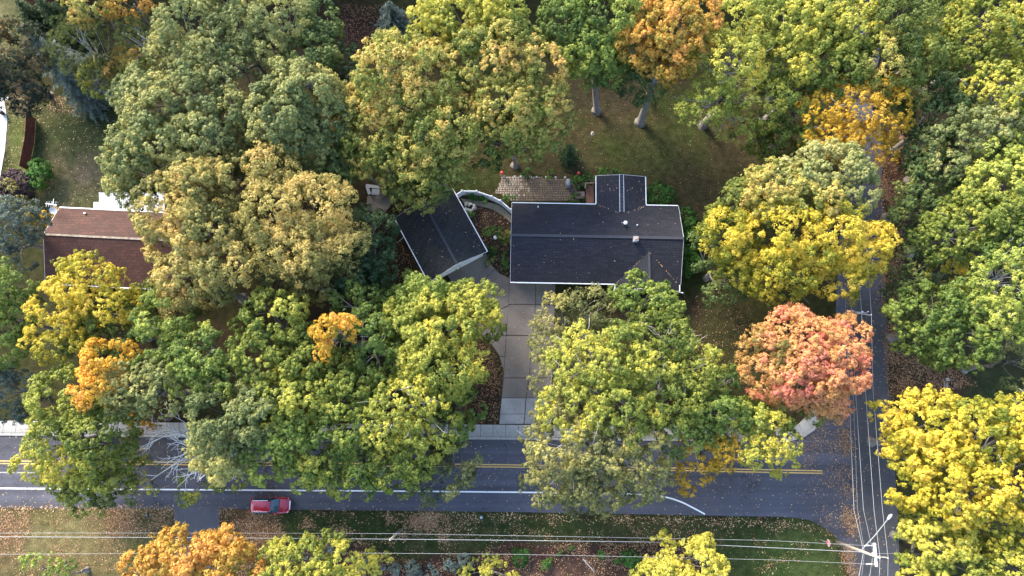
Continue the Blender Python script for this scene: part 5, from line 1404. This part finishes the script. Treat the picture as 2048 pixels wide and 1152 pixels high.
# stop sign
q_ = P(1639.5, 1079)
ss = thing('stop_sign', q_, 'red octagonal STOP sign on a thin post at the corner of the verge', 'road sign')
MB().bar(q_, q_ + Vector((0, 0, 2.75)), .07, .06).build('post', M['galv'], ss)
sc_ = q_ + Vector((-.06, 0, 2.35))
def octa(r, dx, t_):
    mb = MB(); pts = [sc_ + Vector((dx, math.cos(R(22.5 + 45 * k)) * r, math.sin(R(22.5 + 45 * k)) * r)) for k in range(8)]
    mb.add(pts + [p + Vector((t_, 0, 0)) for p in pts], [tuple(range(7, -1, -1)), tuple(range(8, 16))] + [(i, (i + 1) % 8, 8 + (i + 1) % 8, 8 + i) for i in range(8)])
    return mb
plate = octa(.41, 0, .02).build('sign_plate', M['white_paint'], ss)
octa(.38, -.006, .01).build('sign_face', M['sign_red'], plate)
cu = bpy.data.curves.new('lettering', 'FONT'); cu.body = 'STOP'; cu.size = .33; cu.align_x = 'CENTER'; cu.align_y = 'CENTER'; cu.extrude = .003
cu.materials.append(M['white_paint'])
lo_ = bpy.data.objects.new('lettering_outline', cu); C.objects.link(lo_)
bpy.context.view_layer.update()
lm = bpy.data.meshes.new_from_object(lo_.evaluated_get(bpy.context.evaluated_depsgraph_get()))
bpy.data.objects.remove(lo_); bpy.data.curves.remove(cu)
lm.name = 'lettering'
lt = bpy.data.objects.new('lettering', lm); C.objects.link(lt); lt.parent = plate
lt.location = sc_ + Vector((-.014, 0, 0)) - ss.location; lt.rotation_euler = (R(90), 0, R(-90))
# kerbside bits
q_ = P(306, 1028)
mbx = thing('mailbox', q_, 'dark grey mailbox on a post in the west verge beside the drive', 'mailbox')
MB().bar(q_, q_ + Vector((0, 0, 1.05)), .1, .1).build('post', M['wood_pole'], mbx)
mb = MB(); mb.tube([q_ + Vector((0, .3, 1.17)), q_ + Vector((0, -.3, 1.17))], .15, 10); mb.build('box', M['black_plastic'], mbx, True)
MB().box(q_ + Vector((-.17, .05, 1.2)), (.02, .2, .06)).build('flag', M['metal_white'], mbx)
q_ = P(963, 1033)
ped = thing('utility_pedestal', q_, 'small rounded grey utility pedestal standing in the verge', 'utility box')
MB().tube([q_, q_ + Vector((0, 0, .7)), q_ + Vector((0, 0, .82)), q_ + Vector((0, 0, .88))], [.19, .19, .15, .04], 10).build('housing', M['metal_grey'], ped, True)
MB().box(q_ + Vector((0, -.19, .4)), (.16, .03, .4)).build('door', M['galv'], ped)
q_ = P(1411, 1079)
fg = thing('marker_flag', q_, 'small pink marker flag in the grass verge', 'marker flag')
MB().tube([q_, q_ + Vector((0, 0, .75))], .012, 5).build('stake', M['galv'], fg)
mb = MB(); mb.slab([q_ + Vector((-.01, -.02, .72)), q_ + Vector((.34, .06, .66)), q_ + Vector((.32, .32, .55)), q_ + Vector((0, .26, .66))], .01); mb.build('flag', M['pink'], fg)
q_ = P(1891, 782)
rk = thing('timber_rails', q_, 'pale timber rails with a white square board lying on the leaf litter', 'timber')
for (x, y0, y1) in ((1888, 762, 805), (1891.5, 766, 822), (1894.5, 764, 786)): MB().bar(P(x, y0) + Vector((0, 0, .06)), P(x - 1, y1) + Vector((0, 0, .06)), .08, .09).build('rail', M['wood_pole'], rk)
MB().box(P(1893.5, 759) + Vector((0, 0, .16)), (.36, .36, .14)).build('board', M['concrete'], rk)
q_ = P(8, 228)
bn = thing('street_bin', q_, 'dark grey wheeled bin at the edge of the pale street', 'bin')
mb = MB().tube([q_ + Vector((0, 0, .06)), q_ + Vector((0, 0, .95))], [.26, .34], 4); mb.build('bin_body', M['black_plastic'], bn)
MB().box(q_ + Vector((.02, 0, 1.0)), (.62, .62, .08), .78).build('lid', M['grill_cover'], bn)
q_ = P(28, 205)
pb = thing('newspaper_box', q_, 'small white box on a post at the edge of the rust-coloured tree', 'mailbox')
MB().bar(q_, q_ + Vector((0, 0, 1.0)), .09, .09).build('post', M['wood_pole'], pb)
MB().box(q_ + Vector((0, 0, 1.12)), (.42, .3, .26), .3).build('box', M['white_trim'], pb)
a_, b_ = P(1166, 1118, .15), P(1189, 1144, .1)
st_ = MB(); limb(st_, a_, b_, .07, .04, 6, .03, 4)
tag(st_.build('fallen_branch', M['bark_pale']), 'pale straight stick lying across the planting bed', 'branch')

# ------------------------------------------------------------------ fallen leaves
LC, LS, LH = [], [], []
def litter(pxpoly, count, z=.02, hue=.6, sd=.2, size=.13, clump=0.0, jit=.18):
    poly = [P(x, y) for x, y in pxpoly]
    x0, x1 = min(p.x for p in poly), max(p.x for p in poly); y0, y1 = min(p.y for p in poly), max(p.y for p in poly)
    got = 0; tries = 0
    while got < count and tries < 60:
        tries += 1
        X = rng.uniform(x0, x1, 4000); Y = rng.uniform(y0, y1, 4000)
        k = inpoly(X, Y, poly)
        if clump: k &= rng.random(4000) < np.clip((noise2(X, Y, 1.6, 31) * .6 + noise2(X, Y, .6, 32) * .4 - .5) * 6 * clump + (1 - clump), 0.03, 1)
        X, Y = X[k][:count - got], Y[k][:count - got]
        got += len(X)
        X, Y = X + jit * rng.normal(size=len(X)), Y + jit * rng.normal(size=len(Y))
        LC.append(np.stack([X, Y, np.full(len(X), z) + rng.random(len(X)) * .015], 1))
        LS.append(size * (.6 + .8 * rng.random(len(X)))); LH.append(hue + sd * rng.normal(size=len(X)))
litter([(0, 1017), (350, 1017), (350, 1160), (-60, 1160)], 2800, .02, .40, .2, .11, .8)
litter([(215, 1017), (350, 1017), (350, 1080), (215, 1070)], 1500, .02, .40, .2, .115, .5)
litter([(-40, 1017), (60, 1019), (60, 1110), (-40, 1150)], 1300, .02, .40, .2, .12, .5)
litter([(436, 1017), (560, 1020), (570, 1090), (500, 1152), (436, 1152)], 3600, .02, .40, .2, .12, .4)
litter([(560, 1022), (1560, 1036), (1690, 1090), (1690, 1152), (560, 1120)], 3600, .02, .46, .22, .11, .9)
litter([(585, 1024), (900, 1026), (900, 1085), (585, 1090)], 1500, .02, .42, .2, .13, .8)
litter([(818, 1034), (860, 1032), (862, 1052), (822, 1054)], 420, .02, .36, .12, .15, 0, .5)
litter([(805, 1030), (880, 1030), (885, 1062), (805, 1062)], 350, .02, .4, .15, .14, .3, .5)
litter([(690, 1100), (860, 1124), (1000, 1090), (1060, 1084), (1340, 1082), (1420, 1152), (700, 1160)], 5000, .02, .42, .2, .10, .5)
litter([(440, 1016), (1660, 1060), (1690, 1095), (1690, 1105), (1640, 1055), (1560, 1037), (440, 1020)], 700, .025, .62, .2, .13, .2)
litter([(0, 1012), (350, 1012), (350, 1020), (0, 1020)], 420, .025, .55, .2, .14, .2)
# roads
litter([(0, 880), (1600, 890), (1700, 900), (1690, 1060), (1560, 1030), (0, 1012)], 1500, .03, .66, .2, .115)
litter([(1590, 880), (1690, 800), (1700, 1060), (1640, 1040), (1600, 900)], 1300, .03, .50, .2, .11, .5, .5)
litter([(1686, 860), (1702, 860), (1710, 1085), (1690, 1085)], 1300, .03, .42, .2, .12, .7, .45)
litter([(1695, 1085), (1706, 1100), (1712, 1160), (1694, 1160), (1688, 1100)], 600, .03, .42, .15, .12, .4, .3)
litter([(1700, 600), (1775, 600), (1795, 1152), (1710, 1152)], 260, .03, .6, .2, .12)
litter([(1752, 300), (1772, 300), (1788, 780), (1772, 780)], 2300, .03, .36, .16, .13, .4, .3)
litter([(1766, 300), (1825, 250), (1800, 560), (1800, 700), (1900, 735), (1960, 770), (1780, 800)], 5200, .02, .33, .16, .15, .4)
# gardens
litter([(1090, 140), (1540, 180), (1540, 330), (1430, 420), (1370, 600), (1500, 760), (1400, 700), (1340, 590), (1350, 400), (900, 400), (900, 320)], 1300, .02, .38, .2, .09)
litter([(1345, 580), (1500, 590), (1520, 760), (1380, 720)], 600, .02, .42, .22, .10)
litter([(60, 215), (240, 190), (260, 420), (60, 440)], 600, .02, .62, .22, .12)
litter([(100, 190), (215, 195), (215, 225), (95, 225)], 500, .02, .4, .22, .14)
litter([(905, 385), (1000, 410), (1022, 440), (1022, 560), (985, 535), (970, 500)], 700, .02, .38, .2, .12)
litter([(950, 665), (985, 690), (1005, 735), (1000, 850), (900, 850)], 1700, .02, .30, .16, .13)
litter([(893, 548), (985, 532), (1112, 556), (1103, 849), (998, 849), (1000, 700)], 420, .09, .45, .2, .11)
litter([(0, 842), (1590, 850), (1590, 880), (0, 870)], 900, .14, .45, .2, .11)
litter([(1000, 352), (1152, 360), (1152, 402), (1010, 392)], 130, .06, .5, .2, .1)
litter([(680, 10), (770, 10), (770, 90), (690, 95)], 900, .02, .25, .15, .12)
litter([(-20, 190), (64, 200), (50, 400), (-10, 400)], 500, .02, .5, .2, .13)
litter([(780, 460), (860, 560), (790, 560)], 300, .02, .3, .16, .13)

LC, LS, LH = np.concatenate(LC), np.concatenate(LS), np.concatenate(LH)
nl = nrmz(unitv(len(LC)) * .35 + np.array([0, 0, 1.0]))
leaf_object('fallen_leaves', LC, nl, LS, LH, leaf_mat('litter'), None, kind='stuff')
# leaves caught on the roofs
RC = []
def rl(px, py, n, sx, sy):
    for _ in range(n):
        p = on_roof(px + rng.normal() * sx, py + rng.normal() * sy); RC.append(p + Vector((0, 0, .05)))
for _ in range(36): 
    p = on_roof(rng.uniform(1025, 1360), rng.uniform(412, 560)); RC.append(p + Vector((0, 0, .05)))
for k in range(16):
    t_ = rng.random(); u = H(12.9 + 3.6 * t_, .1 + 3.5 * t_, 0); RC.append(Vector((u.x, u.y, pz(.1 + 3.5 * t_) + .06)))
    t_ = rng.random(); u = H(20.3 - 3.6 * t_, .1 + 3.5 * t_, 0); RC.append(Vector((u.x, u.y, pz(.1 + 3.5 * t_) + .06)))
    t_ = rng.random(); x_ = 10.6 + t_ * 2.4; y_ = 9.95 - 1.2 * t_
    for xx in (x_, 27.1 - x_): RC.append(H(xx + rng.normal() * .1, y_ + rng.normal() * .1, EZ + .56 * t_ + .07))
for k in range(40):
    x_ = rng.uniform(10.6, 16.5); RC.append(H(x_, rng.uniform(10.2, 13.6), EZ + .56 * (1 - abs(x_ - 13.55) / 3.05) + .05))
for k in range(40):
    v_ = rng.uniform(.1, GW - .1); RC.append(G(rng.uniform(.1, GL - .1), v_, GE + (GR - GE) * (1 - abs(v_ - GW / 2) / (GW / 2)) + .05))
RC = np.array([tuple(p) for p in RC])
leaf_object('roof_leaves', RC, nrmz(unitv(len(RC)) * .3 + np.array([0, 0, 1.0])), .06 + .08 * rng.random(len(RC)), .68 + .2 * rng.normal(size=len(RC)), leaf_mat('litter'), None, kind='stuff')
